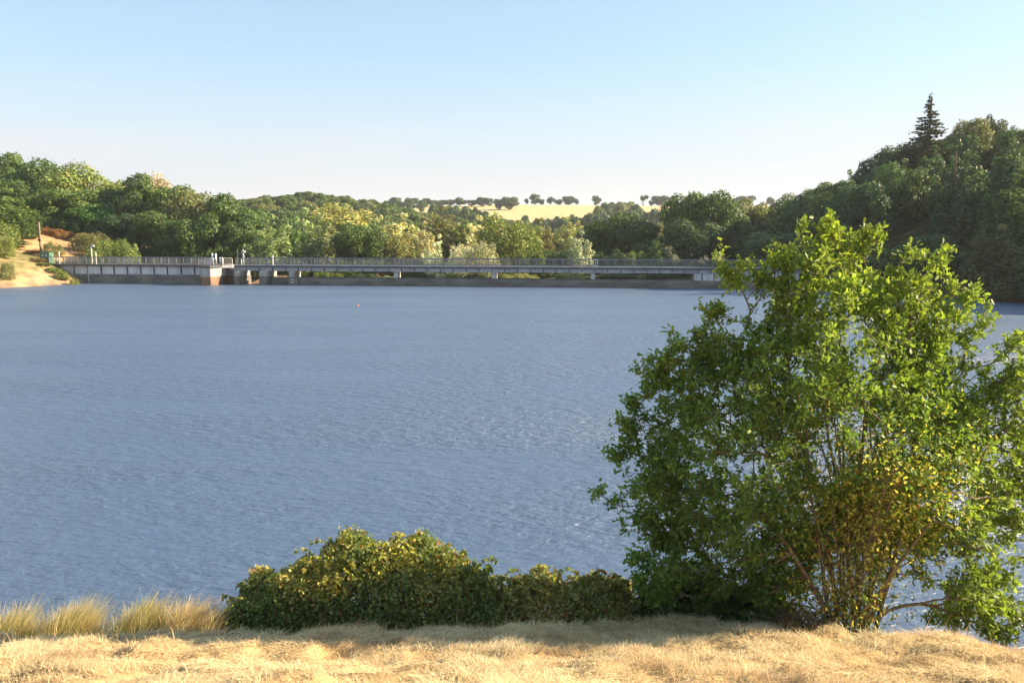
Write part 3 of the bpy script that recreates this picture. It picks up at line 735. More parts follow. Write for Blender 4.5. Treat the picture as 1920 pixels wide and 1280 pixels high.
# right hand wall
mb = MB(); mb.box(X_(1303), XR, DY+.3, DY+2.5, ZS-.1, ZD-.30); mb.build('wall', M['conc'], dam)
mb = MB()
for px in (1317.5, 1340, 1369, 1397, 1420, 1444, 1468):
    x = X_(px); MB().box(x-.07, x+.07, DY+.24, DY+.32, ZS-.1, ZD-.32).build('joint', M['joint'], dam)
# gate tower pier: dark upstream face, sunlit right flank leaning inwards
x0, x1 = X_(389), X_(424); xm = X_(409)
fx = .32
zt_, zm_ = ZD-.345, ZS+.12
tw = MB(); tw.prismz([(x0+.55, DY-3.3), (xm+fx, DY-3.3), (x1-.35, DY-1.9), (x1-.35, DY+2.7), (x0, DY+2.7)], zm_, zt_, [(x0+.35, DY-3.3), (xm+fx, DY-3.3), (x1+.1, DY-1.9), (x1+.1, DY+2.7), (x0, DY+2.7)])
tw.build('gate_pier', M['pierc'], dam)
tw = MB(); tw.prismz([(x0+.75, DY-3.3), (xm+fx, DY-3.3), (x1-.6, DY-1.9), (x1-.6, DY+2.7), (x0, DY+2.7)], -1.5, zm_, [(x0+.55, DY-3.3), (xm+fx, DY-3.3), (x1-.35, DY-1.9), (x1-.35, DY+2.7), (x0, DY+2.7)])
tw.build('stained_footing', M['stain'], dam)
# recess wall right of the tower
xa, xb = X_(424)-.3, X_(444)
mb = MB(); mb.box(xa, xb, DY+1.2, DY+2.8, ZS+.1, ZD-.34); mb.build('wall', M['pierc'], dam)
mb = MB(); mb.box(xa, xb, DY+1.1, DY+2.8, -1.5, ZS+.1); mb.build('stained_footing', M['stain'], dam)
# gate bay piers: dark nose towards the lake, notched, flank lit by the sun
def bay_pier(pa, pb):
    a, b = X_(pa), X_(pb); w_ = b-a
    mb = MB(); mb.prism([(a, ZS+.1), (b, ZS+.1), (b, ZB), (a, ZB)], DY-1.0, DY+3.2); mb.build('bay_pier', M['pierc'], dam)
    mb = MB(); mb.prismx([(DY-1.1, -1.5), (DY+3.4, -1.5), (DY+3.4, ZS+.095), (DY-.9, ZS+.095), (DY-1.1, ZS-.1)], a-.05, b+.05); mb.build('stained_footing', M['wet'], dam)
bay_pier(444, 452); bay_pier(491, 503)
mb = MB(); mb.box(X_(545), X_(552), DY-.7, DY+2.6, ZS-.05, ZB-.005); mb.build('pier', M['pierc'], dam)
mb = MB(); mb.box(X_(545)-.1, X_(560), DY-.85, DY+.6, -1.5, ZS-.02); mb.build('pier_foot', M['wet'], dam)
for px in (736, 921, 1108):
    x = X_(px); mb = MB(); mb.box(x, x+.62, DY+.7, DY+2.5, ZS-.05, ZB); mb.build('pier', M['conc'], dam)
# concrete apron in the gate bay
mb = MB(); mb.prismx([(DY+1.5, -1.5), (DY+12, -1.5), (DY+12, 1.0), (DY+7, .6), (DY+1.5, -.25)], X_(453), X_(491)); mb.build('apron', M['stain'], dam)

bridge = empty('footbridge', (0, DY, ZB)); tag(bridge, 'long grey concrete footbridge spanning the spillway', 'bridge')
mb = MB(); mb.box(X_(426)+.2, XR+2, DY+.15, DY+.5, ZB, ZD-.36); mb.box(X_(426)+.2, XR+2, DY+2.1, DY+2.45, ZB, ZD-.36); mb.build('beam', M['beam'], bridge)
mb = MB(); mb.box(X_(441), XR+2, DY-.1, DY+2.7, ZD-.36, ZD+.0); mb.build('deck', M['concdark'], bridge)
mb = MB(); mb.box(X_(441), XR+2, DY-.16, DY-.1, ZD-.10, ZD+.03); mb.build('deck_edge', M['beam'], bridge)
mb = MB(); px = 462
while px < 1500:
    x = X_(px); MB().box(x-.05, x+.05, DY+.10, DY+.16, ZB+.03, ZD-.4).build('joint', M['joint'], bridge); px += 24.2

# service platform in front of the gates
plat = empty('platform', (X_(410), DY-1, ZD)); tag(plat, 'concrete service platform jutting over the gate tower', 'platform')
mb = MB(); mb.prismz([(XP0+.3, DY-3.5), (xm+fx+.1, DY-3.5), (x1+.2, DY-1.95), (X_(426), DY-1.7), (X_(426), DY+2.8), (XP0, DY+2.8)], ZD-.34, ZD-.02); mb.build('slab', M['concdark'], plat)
mb = MB(); mb.prismz([(X_(426)+.003, DY-1.6), (XP1-.003, DY-.9), (XP1-.003, DY+2.8), (X_(426)+.003, DY+2.8)], ZD-.42, ZD-.05); mb.build('slab', M['white_conc'], plat)

# railings
def railing(nm, x0, x1, y, label, step=1.28, h=1.02, double=False, mat='rail', group='railings along the dam', along='x', yend=None, fine=.13):
    root = empty(nm, ((x0+x1)/2, y, ZD)); tag(root, label, 'railing', group)
    L_ = x1-x0; n = max(1, round(L_/step)); 
    for k in range(n+1):
        x = x0+L_*k/n; yy = y if yend is None else y+(yend-y)*k/n
        mb = MB(); mb.box(x-.045, x+.045, yy-.045, yy+.045, ZD, ZD+h)
        mb.build('post', M[mat], root)
    def bar(z0, z1, nme, w_=.03):
        mb = MB(); ye = y if yend is None else yend
        mb.tube([(x0, y, (z0+z1)/2), (x1, ye, (z0+z1)/2)], (z1-z0)/2, 6); mb.build(nme, M[mat], root)
    bar(ZD+h, ZD+h+.09, 'handrail'); bar(ZD+.10, ZD+.16, 'bottom_rail')
    mb = MB(); x = x0+fine
    while x < x1-.02:
        yy = y if yend is None else y+(yend-y)*(x-x0)/L_
        mb.box(x-.009, x+.009, yy-.009, yy+.009, ZD+.15, ZD+h); x += fine
    mb.build('balusters', M[mat], root)
    return root
railing('railing', X_(92), XP0-.15, DY+.1, 'grey steel railing along the raised left wall of the dam')
railing('railing', X_(92), XP0-.15, DY+2.5, 'grey steel railing on the far side of the raised left wall')
xm1 = (X_(442)+X_(970))/2
railing('railing', X_(442), X_(972), DY+.05, 'sunlit grey railing on the left half of the footbridge')
railing('railing', X_(972)+.15, XR+2, DY+.05, 'blue-grey shaded railing on the right half of the footbridge')
railing('railing', X_(442), XR+2, DY+2.5, 'far side railing of the footbridge behind the front one', step=1.28*1.1)
railing('railing', X_(388)+.35, X_(409)+.35, DY-3.35, 'pale railing round the front of the service platform', mat='rail', step=1.1)
railing('railing', X_(425)+.1, X_(440), DY-1.5, 'white railing on the sunny corner of the service platform', mat='white_conc', yend=DY-.8, step=1.2)

# posts on the platform
for i_, (px, yt, lb) in enumerate(((399, 475.5, 'tall white post, left of the two tall ones on the platform'), (405.5, 475.5, 'tall white post, right of the two tall ones on the platform'),
        (414, 482.5, 'short white post, left of the two short ones on the platform'), (418, 482.5, 'short white post, right of the two short ones on the platform'))):
    x, zt = zx(px, yt, DY-1.0); r_ = .14 if i_ < 2 else .11
    root = empty('gate_post', (x, DY-1.0, ZD)); tag(root, lb, 'post', 'white gate posts')
    mb = MB(); mb.tube([(x, DY-1, ZD-.02), (x, DY-1, zt-.1)], r_, 10); mb.build('pipe', M['white'], root, True)
    mb = MB(); mb.ball((x, DY-1, zt-.1), r_*1.04, 10); mb.build('cap', M['white'], root, True)
    mb = MB(); mb.tube([(x, DY-1, ZD-.02), (x, DY-1, ZD+.06)], r_*1.5, 10); mb.build('flange', M['rail'], root)
# control cabinets on platform
x = X_(391.5); root = empty('control_cabinet', (x, DY-.4, ZD)); tag(root, 'small white control cabinet at the left of the platform', 'cabinet')
mb = MB(); mb.box(x-.5, x+.9, DY-.7, DY-.1, ZD, ZD+.95); mb.build('body', M['white_conc'], root)
mb = MB(); mb.box(x-.56, x+.96, DY-.78, DY-.02, ZD+.95, ZD+1.02); mb.build('lid', M['white'], root)
mb = MB(); mb.box(x+.03, x+.06, DY-.72, DY-.7, ZD+.1, ZD+.85); mb.build('door_seam', M['joint'], root)
# camera mast
x, zt = zx(454, 468, DY+1.2); root = empty('camera_mast', (x, DY+1.2, ZD)); tag(root, 'grey mast with camera and loudspeaker heads above the bridge', 'mast')
mb = MB(); mb.tube([(x, DY+1.2, ZD), (x, DY+1.2, zt)], .10, 8); mb.build('pole', M['conc'], root)
mb = MB(); mb.box(x-.22, x+.08, DY+1.0, DY+1.35, zt-.55, zt-.25); mb.build('camera', M['beam'], root)
mb = MB(); mb.ball((x+.28, DY+1.1, zt-.35), .2, 8); mb.build('lamp_head', M['white_conc'], root, True)
mb = MB(); mb.box(x-.15, x+.15, DY+1.08, DY+1.32, zt-1.15, zt-.85); mb.build('junction_box', M['beam'], root)
x2, zt2 = zx(443, 467, DY+1.2); mb = MB(); mb.tube([(x2, DY+1.2, ZD), (x2, DY+1.2, zt2)], .045, 6); mb.tube([(x2, DY+1.2, zt2-.85), (x, DY+1.2, zt2-.85)], .03, 6); mb.build('antenna_rod', M['rail'], root)
x3 = X_(448.5); mb = MB(); mb.tube([(x3, DY+.9, ZD), (x3, DY+.9, ZD+1.0), (x3+.3, DY+.9, ZD+1.0)], .06, 6); mb.build('side_bracket', M['white'], root)
# green cabinet at left end
xa, za = zx(74.5, 473, DY+.4); xb_, _ = zx(91.5, 473, DY+.4)
root = empty('electrical_cabinet', ((xa+xb_)/2, DY+.8, ZD)); tag(root, 'green metal cabinet with two small white notices at the left dam end', 'cabinet')
mb = MB(); mb.box(xa, xb_, DY+.35, DY+1.5, ZD, za-.08); mb.build('body', M['green'], root)
mb = MB(); mb.box(xa-.05, xb_+.05, DY+.3, DY+1.55, za-.08, za); mb.build('lid', M['green'], root)
for px in (79, 85):
    x = X_(px); mb = MB(); mb.box(x-.13, x+.13, DY+.33, DY+.347, za-.62, za-.40); mb.build('notice', M['white'], root)
mb = MB(); mb.box((xa+xb_)/2-.012, (xa+xb_)/2+.012, DY+.34, DY+.349, ZD+.05, za-.1); mb.build('door_seam', M['joint'], root)
# lamp post, thin posts
x, zt = zx(169, 461, DY+1.3); root = empty('lamp_post', (x, DY+1.3, ZD)); tag(root, 'pale lamp post with short crossarm above the left railing', 'lamp post')
mb = MB(); mb.tube([(x, DY+1.3, ZD), (x, DY+1.3, zt)], .09, 8); mb.build('pole', M['white_conc'], root)
mb = MB(); mb.tube([(x-.4, DY+1.3, zt-.12), (x+.35, DY+1.3, zt-.12)], .035, 6); mb.build('crossarm', M['rail'], root)
mb = MB(); mb.box(x+.22, x+.5, DY+1.15, DY+1.4, zt-.1, zt+.12); mb.build('lamp', M['white'], root)
for px, yt, lb, mat_ in ((109, 472, 'pale metal post above the railing near the green cabinet', 'white_conc'), (178, 473, 'short pale post just right of the lamp post', 'white_conc'), (510, 480, 'short white post above the bridge railing right of the mast', 'white'),
                    (144, 481, 'small orange tinted post between the green cabinet and the lamp post', 'wood')):
    x, zt = zx(px, yt, DY+1.0); o_ = MB().tube([(x, DY+1, ZD), (x, DY+1, zt)], .09, 8).tube([(x, DY+1, ZD), (x, DY+1, ZD+.05)], .17, 8).tube([(x, DY+1, zt), (x, DY+1, zt+.05)], .11, 8).build('post', M[mat_]); tag(o_, lb, 'post')
# staff gauge in front of the left wall
x = X_(165, DY-.5); root = empty('staff_gauge', (x, DY-.5, 0)); tag(root, 'slim pale water level staff standing against the left dam wall', 'water gauge')
mb = MB(); mb.box(x-.05, x+.05, DY-.5, DY-.42, -.3, 2.55); mb.build('staff', M['white_conc'], root)
for k in range(5):
    z_ = .3+k*.5; mb = MB(); mb.box(x-.09, x+.09, DY-.52, DY-.503, z_, z_+.06); mb.build('mark', M['joint'], root)
# gauge board at pier foot
x = X_(551); root = empty('gauge_board', (x, DY-.4, .5)); tag(root, 'small white water level board at the foot of the first bridge pier', 'water gauge')
mb = MB(); mb.box(x-.22, x+.27, DY-.90, DY-.852, .25, .95); mb.build('board', M['concdark'], root)
for z_ in (.32, .44, .72, .82): mb = MB(); mb.box(x-.2, x+.25, DY-.92, DY-.903, z_, z_+.06); mb.build('mark', M['white'], root)
# framed panel on the railing
x, zt = zx(1117, 485, DY-.1); root = empty('railing_sign', (x, DY-.1, ZD+.1)); tag(root, 'pale square frame with cross bars fixed on the bridge railing', 'frame')
mb = MB(); s_ = .37; z0 = ZD+.06; z1 = ZD+1.08
for bx in ((x-s_, x-s_+.1, z0, z1), (x+s_-.1, x+s_, z0, z1), (x-s_+.1, x+s_-.1, z0, z0+.14), (x-s_+.1, x+s_-.1, z1-.14, z1)): mb.box(bx[0], bx[1], DY-.14, DY-.04, bx[2], bx[3])
mb.build('frame', M['white_conc'], root)
mb = MB(); mb.box(x-.04, x+.04, DY-.12, DY-.06, z0+.14, z1-.14); mb.box(x-s_+.1, x-.04, DY-.12, DY-.06, (z0+z1)/2-.04, (z0+z1)/2+.04); mb.box(x+.04, x+s_-.1, DY-.12, DY-.06, (z0+z1)/2-.04, (z0+z1)/2+.04); mb.build('cross_bars', M['white_conc'], root)
PIV = Matrix.Translation((DX, DY, 0)) @ Matrix.Rotation(-DAM_A, 4, 'Z') @ Matrix.Translation((-DX, -DY, 0))
bpy.context.view_layer.update()
for o_ in [o for o in COL.objects if o not in BEFORE and o.parent is None]: o_.matrix_world = PIV @ o_.matrix_world
# wooden utility pole
p = at(72.5, 417, 132); zg = hz(p.x, 132); root = empty('utility_pole', (p.x, 132, zg)); tag(root, 'weathered wooden pole standing on the sandy bank', 'pole')
mb = MB(); mb.tube([(p.x, 132, zg-.5), (p.x, 132, p.z)], [.17, .13], 8); mb.build('pole', M['wood'], root)
mb = MB(); mb.tube([(p.x, 132, p.z), (p.x, 132, p.z+.06)], [.15, .11], 8); mb.build('cap', M['rail'], root)
mb = MB(); mb.box(p.x-.2, p.x+.2, 131.7, 131.87, zg+1.9, zg+2.3); mb.build('junction_box', M['black'], root)
# buoy
d = at(671, 574, 50)-Vector((0, 0, CAM_Z)); tt = CAM_Z/-d.z; bx_, by_ = d.x*tt, d.y*tt
root = empty('buoy', (bx_, by_, 0)); tag(root, 'small orange buoy floating on the open water', 'buoy')
mb = MB(); mb.ball((bx_, by_, .05), .11, 12); mb.build('float', M['orange'], root, True)
mb = MB(); mb.tube([(bx_, by_, .14), (bx_, by_, .2)], .02, 6); mb.build('eye', M['white'], root)
#END_DAM

# ------------------------------------------------------------------ foreground: big multi-stemmed tree
g = np.random.default_rng(42)
TB = at(1592, 1168, 10.75); TB.z = hz(TB.x, TB.y)
OUT = [(1105,925),(1128,892),(1152,858),(1172,815),(1186,775),(1205,735),(1218,702),(1236,690),(1250,652),(1290,640),(1330,590),(1352,585),(1405,580),(1432,490),(1470,500),(1480,460),
       (1530,420),(1585,430),(1620,460),(1640,415),(1668,430),(1672,500),(1715,465),(1765,490),(1780,520),(1815,560),(1862,568),(1856,605),(1812,640),(1805,700),(1840,705),(1870,655),(1920,625),(1975,640),(1995,720),(1990,850),(1975,960),(1930,1030),(1900,1090),(1950,1170),(1890,1200),(1830,1195),(1740,1165),(1720,1120),(1745,1095),(1700,1080),
       (1655,1075),(1600,1020),(1545,1050),(1515,1060),(1520,1100),(1490,1150),(1420,1165),(1200,1120),(1190,1050),(1230,1010),(1165,1000),(1150,958)]
OP = np.array(OUT, float)
def inpoly(px, py):
    ins = np.zeros(len(px), bool); j = len(OP)-1
    for i in range(len(OP)):
        xi, yi = OP[i]; xj, yj = OP[j]
        c = ((yi > py) != (yj > py)) & (px < (xj-xi)*(py-yi)/(yj-yi+1e-9)+xi); ins ^= c; j = i
    return ins
def edge_dist(px, py):
    dm = np.full(len(px), 1e9)
    for i in range(len(OP)):
        a = OP[i-1]; b = OP[i]; ab = b-a; t_ = np.clip(((px-a[0])*ab[0]+(py-a[1])*ab[1])/(ab@ab), 0, 1)
        dm = np.minimum(dm, np.hypot(px-a[0]-t_*ab[0], py-a[1]-t_*ab[1]))
    return dm
# twig tips through the crown volume, deeper in the middle than at the edge
NT = 6600
px = g.uniform(1100, 2055, 90000); py = g.uniform(410, 1205, 90000); k = inpoly(px, py); px, py = px[k], py[k]
ed = edge_dist(px, py)
# knock holes: where a coarse noise is low the crown is thin
nz = vnoise(px/62, py/62, 77)*.6+vnoise(px/27, py/27, 78)*.4
k = (g.random(len(px)) < np.clip((nz-.22)*3.6, .10, 1)); px, py, ed = px[k][:NT], py[k][:NT], ed[k][:NT]
rag = (ed > 42) | (vnoise(px/17, py/17, 91) > .40); px, py, ed = px[rag], py[rag], ed[rag]
for s_ in range(60):                                    # shoots that stick out of the outline
    i_ = g.integers(len(OP)); f_ = g.random(); e_ = OP[i_-1]*(1-f_)+OP[i_]*f_
    if e_[1] > 1060 or e_[0] > 1960: continue
    dv = e_-np.array([1600, 900.]); dv = dv/np.linalg.norm(dv)+g.normal(0, .25, 2)+np.array([0, -.12]); L__ = g.uniform(8, 26); m_ = int(3+L__/7)
    q_ = np.linspace(-.3, 1, m_); px = np.append(px, e_[0]+dv[0]*L__*q_+g.normal(0, 2.5, m_)); py = np.append(py, e_[1]+dv[1]*L__*q_+g.normal(0, 2.5, m_)); ed = np.append(ed, np.full(m_, 14.))
for cx_, cy_, m_ in ((1362, 505, 12), (1392, 520, 10), (1368, 530, 8), (1395, 495, 5), (1350, 488, 5)):
    px = np.append(px, cx_+g.normal(0, 9, m_)); py = np.append(py, cy_+g.normal(0, 9, m_)); ed = np.append(ed, np.full(m_, 10.))
half = np.clip(ed/136*1.05, .12, 1.35)
lump = 1
dep = g.uniform(-1, 1, len(px)); dep = np.sign(dep)*np.abs(dep)**.75
Yt = TB.y+0.5 + dep*half + 0.35*(vnoise(px/45, py/45, 79)-.5)
FWv = np.array(fw); RTv = np.array(rt); UPv = np.array(up)
D = FWv+RTv*((px-960)/FPX)[:, None]+UPv*(-(py-640)/FPX)[:, None]
TIP = D*(Yt/D[:, 1])[:, None]+np.array([0, 0, CAM_Z])
gz = height(TIP[:, 0], TIP[:, 1]); k = TIP[:, 2] > np.maximum(gz, 0)+.12; TIP = TIP[k]; tpx = px[k]; tpy = py[k]

# skeleton: stems fan out from the stool, every tip grows from the nearest wood closer to the root
nodes = []; par = []; 
def addn(p, q): nodes.append(np.array(p, float)); par.append(q); return len(nodes)-1
root_i = addn(TB, -1)
stem_starts = []
for s_ in range(58):
    a = g.uniform(0, 6.283); lean = g.uniform(.03, .24) if s_ > 7 else g.uniform(0, .15); ln = g.uniform(1.6, 3.6)
    b = np.array(TB)+np.array([math.cos(a)*.36*g.random(), math.sin(a)*.16*g.random(), -.12])
    q = addn(b, root_i); stem_starts.append(q); dv = np.array([math.cos(a)*lean, math.sin(a)*lean*.7, 1.0]); p_ = b.copy(); nseg = int(ln/.22)
    for t_ in range(nseg):
        dv = dv + g.normal(0, .05, 3); dv[:2] *= 1.02; v_ = dv/np.linalg.norm(dv); p_ = p_+v_*.22; q = addn(p_, q)
order = np.argsort(np.linalg.norm(TIP-np.array(TB), axis=1))
NA = np.array(nodes); cost = np.linalg.norm(NA-np.array(TB), axis=1)*.15
par = list(par); NL = [NA]; PP = np.zeros((len(nodes)+len(TIP)*9, 3)); PP[:len(nodes)] = NA; CS = np.zeros(len(PP)); CS[:len(nodes)] = cost; n_ = len(nodes)
tipnode = []
for t_i in order:
    p_ = TIP[t_i]; dd = np.linalg.norm(PP[:n_]-p_, axis=1); up_pen = np.maximum(0, PP[:n_, 2]-p_[2]-.1)*1.2
    j = int(np.argmin(dd+CS[:n_]*.35+up_pen)); dj = dd[j]; nseg = max(1, min(8, int(dj/.16))); st = PP[j].copy(); q = j
    for s_ in range(1, nseg+1):
        f_ = s_/nseg; pos = st*(1-f_)+p_*f_ + np.array([0, 0, .10*dj*math.sin(math.pi*f_)]) + (g.normal(0, .016, 3) if s_ < nseg else 0)
        PP[n_] = pos; CS[n_] = CS[q]+dj/nseg; par.append(q); q = n_; n_ += 1
    tipnode.append(q)
PP = PP[:n_]; par = np.array(par)
wt = np.zeros(n_); wt[tipnode] = 1.0
for i in range(n_-1, 0, -1):
    wt[par[i]] += wt[i]
rad = np.clip(.0034*wt**.34, .0028, .032)
# wood mesh: 4-sided tapering segment per edge
idx = np.arange(1, n_); idx = idx[par[idx] > 0]; A = PP[par[idx]]; B = PP[idx]; ra_ = np.minimum(rad[par[idx]], rad[idx]*1.35); rb_ = rad[idx]
T_ = B-A; ln_ = np.linalg.norm(T_, axis=1); k = ln_ > 1e-4; A, B, ra_, rb_, T_ = A[k], B[k], ra_[k], rb_[k], (T_/np.maximum(ln_, 1e-9)[:, None])[k]
S1 = np.cross(T_, np.array([.31, .87, .12])); S1 /= np.linalg.norm(S1, axis=1)[:, None]; S2 = np.cross(T_, S1)
K = 5; V = np.empty((len(A), 2*K, 3))
for q in range(K):
    an = 2*math.pi*q/K; dv = S1*math.cos(an)+S2*math.sin(an); V[:, q] = A+dv*ra_[:, None]; V[:, K+q] = B+dv*rb_[:, None]
base = np.arange(len(A))[:, None]*2*K; F = np.concatenate([base+np.array([q, (q+1) % K, K+(q+1) % K, K+q]) for q in range(K)])
big = empty('multi_stemmed_tree', TB); tag(big, 'large leafy multi-stemmed tree on the near bank at right, standing before the water', 'tree')
me = np_mesh('stems', V.reshape(-1, 3)-np.array(TB), F, True); link('trunk', me, M['near_bark'], big)

def lobed_leaves(g, P, Dr, size, wd=.62):
    """P bases, Dr directions, size lengths: folded oak-like leaf of two lobed halves (10 vertices)"""
    n = len(P); a = rnd_dirs(g, n); a[:, 2] += .9; Sd = np.cross(Dr, a); Sd /= np.linalg.norm(Sd, axis=1)[:, None]+1e-9; Nn = np.cross(Sd, Dr)
    s = size[:, None]; fold = g.uniform(.05, .35, n)[:, None]; curl = g.uniform(-.25, .1, n)[:, None]
    prof = [(0, 0), (.25, .20), (.42, .13), (.62, .31), (.76, .17), (.92, .14), (1, 0)]
    V = np.empty((n, 12, 3))
    def pt(t_, w_): return P+Dr*s*t_+Sd*s*w_*wd*1.6+Nn*s*(abs(w_)*fold*1.2+curl*t_*t_)
    L_ = [pt(t_, w_) for t_, w_ in prof]; R_ = [pt(t_, -w_) for t_, w_ in prof]
    V[:, 0] = L_[0]; V[:, 1:6] = np.stack(L_[1:6], 1); V[:, 6] = L_[6]; V[:, 7:12] = np.stack(R_[1:6][::-1], 1)
    b = np.arange(n)[:, None]*12
    F = np.concatenate([b+np.array([0, 1, 2, 3, 4, 5, 6]), b+np.array([0, 6, 7, 8, 9, 10, 11])])
    return V.reshape(-1, 3), F
# leaves in rosettes at every twig tip and along the last wood
reps = 12
tips = PP[tipnode]; inner = g.choice(np.arange(n_)[wt < 4], 2600)
near_st = np.arange(n_)[(np.abs(PP[:, 0]-TB.x-.2) < 1.1) & (PP[:, 2] > TB.z+.15) & (PP[:, 2] < TB.z+3.3)]; near_st = g.choice(near_st, 8500)
cent = np.concatenate([np.repeat(tips, reps, 0), np.repeat(PP[inner], 2, 0)])
cent = cent+g.normal(0, .045, cent.shape)
ex = np.repeat(PP[near_st], 2, 0)+g.normal(0, .17, (len(near_st)*2, 3)); n_ex = len(ex); cent = np.concatenate([cent, ex])
outw = cent-np.array([TB.x, TB.y+.9, TB.z+2.2]); outw /= np.linalg.norm(outw, axis=1)[:, None]
Dr = rnd_dirs(g, len(cent))*.9+outw*.55+np.array([0, 0, -.05]); Dr /= np.linalg.norm(Dr, axis=1)[:, None]
size = g.uniform(.045, .105, len(cent)); size[-n_ex:] *= .7; V, F = lobed_leaves(g, cent, Dr, size)
# back to photo pixels only to choose where the tree is turning yellow (low centre, around the stems)
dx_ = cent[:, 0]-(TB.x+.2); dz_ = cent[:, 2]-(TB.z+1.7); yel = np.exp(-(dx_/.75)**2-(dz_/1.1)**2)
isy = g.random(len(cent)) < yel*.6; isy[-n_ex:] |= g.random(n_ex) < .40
young_lit = np.clip(np.maximum((cent[:, 2]-(TB.z+2.9))/2.4, (cent[:, 0]-TB.x-.1)/3.0), 0, 1)*.55*g.random(len(cent))**.5  # young leaves paler towards the top; sunlight from the right painted into the tint
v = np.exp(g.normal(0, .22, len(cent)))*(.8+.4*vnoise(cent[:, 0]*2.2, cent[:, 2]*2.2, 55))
C = np.stack([.125*v, .205*v, .045*v], 1); C = C*(1-young_lit[:, None])+np.stack([.36*v, .40*v, .07*v], 1)*young_lit[:, None]
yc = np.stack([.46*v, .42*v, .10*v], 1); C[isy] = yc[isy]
rd = isy & (g.random(len(cent)) < .03); C[rd] = np.stack([.40*v, .13*v, .04*v], 1)[rd]
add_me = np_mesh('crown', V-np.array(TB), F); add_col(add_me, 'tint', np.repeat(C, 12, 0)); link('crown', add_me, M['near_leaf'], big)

# ------------------------------------------------------------------ brambles
def bramble(nm, prof, Y0, depth, n, label, cat, seed, cols, leaf=(.036, .072), sprays=40, rusty=.035):
    """prof: photo (px, top row) along the crest of a bush standing at distance Y0"""
    g = np.random.default_rng(seed); P0 = [at(a, b, Y0+depth*.25) for a, b in prof]
    xs_ = np.array([p.x for p in P0]); zs_ = np.array([p.z for p in P0]); xc = (xs_[0]+xs_[-1])/2; cz = hz(xc, Y0)
    root = empty(nm, (xc, Y0, cz)); tag(root, label, cat)
    x = g.uniform(xs_[0], xs_[-1], n*3); u = g.uniform(-1, 1, n*3)
    y = Y0+depth*.25+u*depth*.62
    top = np.interp(x, xs_, zs_)+.55*(vnoise(x*2.2, y*2.2, seed)-.78)+.26*(vnoise(x*6, y*6, seed+1)-.5)
    gr = height(x, y); prof_h = (top-gr)*np.sqrt(np.clip(1-np.abs(u)**2.6, 0, 1))
    endf = np.clip(np.minimum(x-xs_[0], xs_[-1]-x)/.45, 0, 1)**.5; prof_h = prof_h*(.35+.65*endf)
    f_ = 1-g.random(n*3)**1.7*.95
    z = gr+np.maximum(prof_h, .12)*f_*np.where(u < 0, 1, 1)
    # pull points to the shell: reject deep interior
    deep = (f_ < .75) & (np.abs(u) < .62); keep = ~deep | (g.random(n*3) < .12)
    P = np.stack([x, y, z], 1)[keep][:n]; u_ = u[keep][:n]
    P = P+g.normal(0, .03, P.shape)
    # arching sprays that stick out
    for k_ in range(sprays):
        xx = g.uniform(xs_[0]+.2, xs_[-1]-.1); yy = Y0+depth*(.25+g.uniform(-.4, .3)); zz = np.interp(xx, xs_, zs_)-.26
        a = g.uniform(-1, 1); ln = g.uniform(.15, .7); m_ = int(60*ln)+6; t_ = g.random(m_)
        P = np.concatenate([P, np.stack([xx+a*ln*t_*.8, yy+g.normal(0, .02, m_), zz+ln*(1.3*t_-1.0*t_**2)*.9+g.normal(0, .018, m_)], 1)])
    m_ = len(P); Dr = rnd_dirs(g, m_); Dr[:, 1] -= .25; Dr[:, 2] += .15; Dr /= np.linalg.norm(Dr, axis=1)[:, None]
    V, F = leaf_quads(g, P, Dr, g.uniform(leaf[0], leaf[1], m_)*.62, .62)
    v = np.exp(g.normal(0, .25, m_)); sel = vnoise(P[:, 0]*1.7, P[:, 2]*2.2, seed+5)+g.normal(0, .12, m_)
    C = np.where((sel > .58)[:, None], np.array(cols[1])[None], np.array(cols[0])[None])*v[:, None]
    ru = g.random(m_) < rusty*(1+1.5*(vnoise(P[:, 0]*1.1, P[:, 2]*1.3, seed+9) > .62)); C[ru] = np.array([.26, .12, .05])*v[ru][:, None]
    me = np_mesh('foliage', V-np.array(root.location), F); add_col(me, 'tint', np.repeat(C, 4, 0)); link('foliage', me, M['near_leaf'], root)
    mb = MB()
    for k_ in range(90):
        xx = g.uniform(xs_[0]+.15, xs_[-1]-.15); yy = Y0+depth*(.25+g.uniform(-.5, .3)); z0 = hz(xx, yy); h = max(.15, (np.interp(xx, xs_, zs_)-z0)*g.uniform(.5, .95)); lx = g.normal(0, .3)
        mb.tube([(xx, yy, z0-.05), (xx+lx*.3, yy, z0+h*.6), (xx+lx, yy-.05, z0+h)], [.009, .006, .003], 4, False)
    mb.build('stems', M['near_bark'], root)
    return root
BRD = (.165, .205, .065); BRL = (.36, .34, .10)
bramble('bramble_bush', [(416,1150),(430,1110),(470,1085),(520,1078),(560,1050),(600,1035),(635,1012),(665,1004),(700,1018),(740,1012),(775,1004),(810,1022),(850,1036),(890,1048),(925,1066),(950,1100),(965,1130)], 11.75, 1.5, 66000,
        'largest green bramble bush in the middle of the near bank', 'bush', 301, (BRD, BRL), sprays=150)
bramble('bramble_bush', [(890,1110),(930,1085),(980,1080),(1030,1076),(1090,1070),(1130,1072),(1165,1078),(1195,1090),(1215,1120)], 11.7, 1.1, 30000,
        'lower bramble hedge with reddish leaves right of the large bramble', 'bush', 302, ((.26, .27, .09), (.46, .38, .15)), sprays=90, rusty=.10)
bramble('dark_bush', [(1180,1125),(1225,1100),(1290,1080),(1350,1092),(1400,1098),(1450,1094),(1490,1115),(1505,1140)], 11.6, .9, 13000,
        'dark green bush under the left side of the big tree', 'bush', 303, ((.09, .14, .035), (.15, .21, .05)), leaf=(.05, .085), sprays=20, rusty=.02)
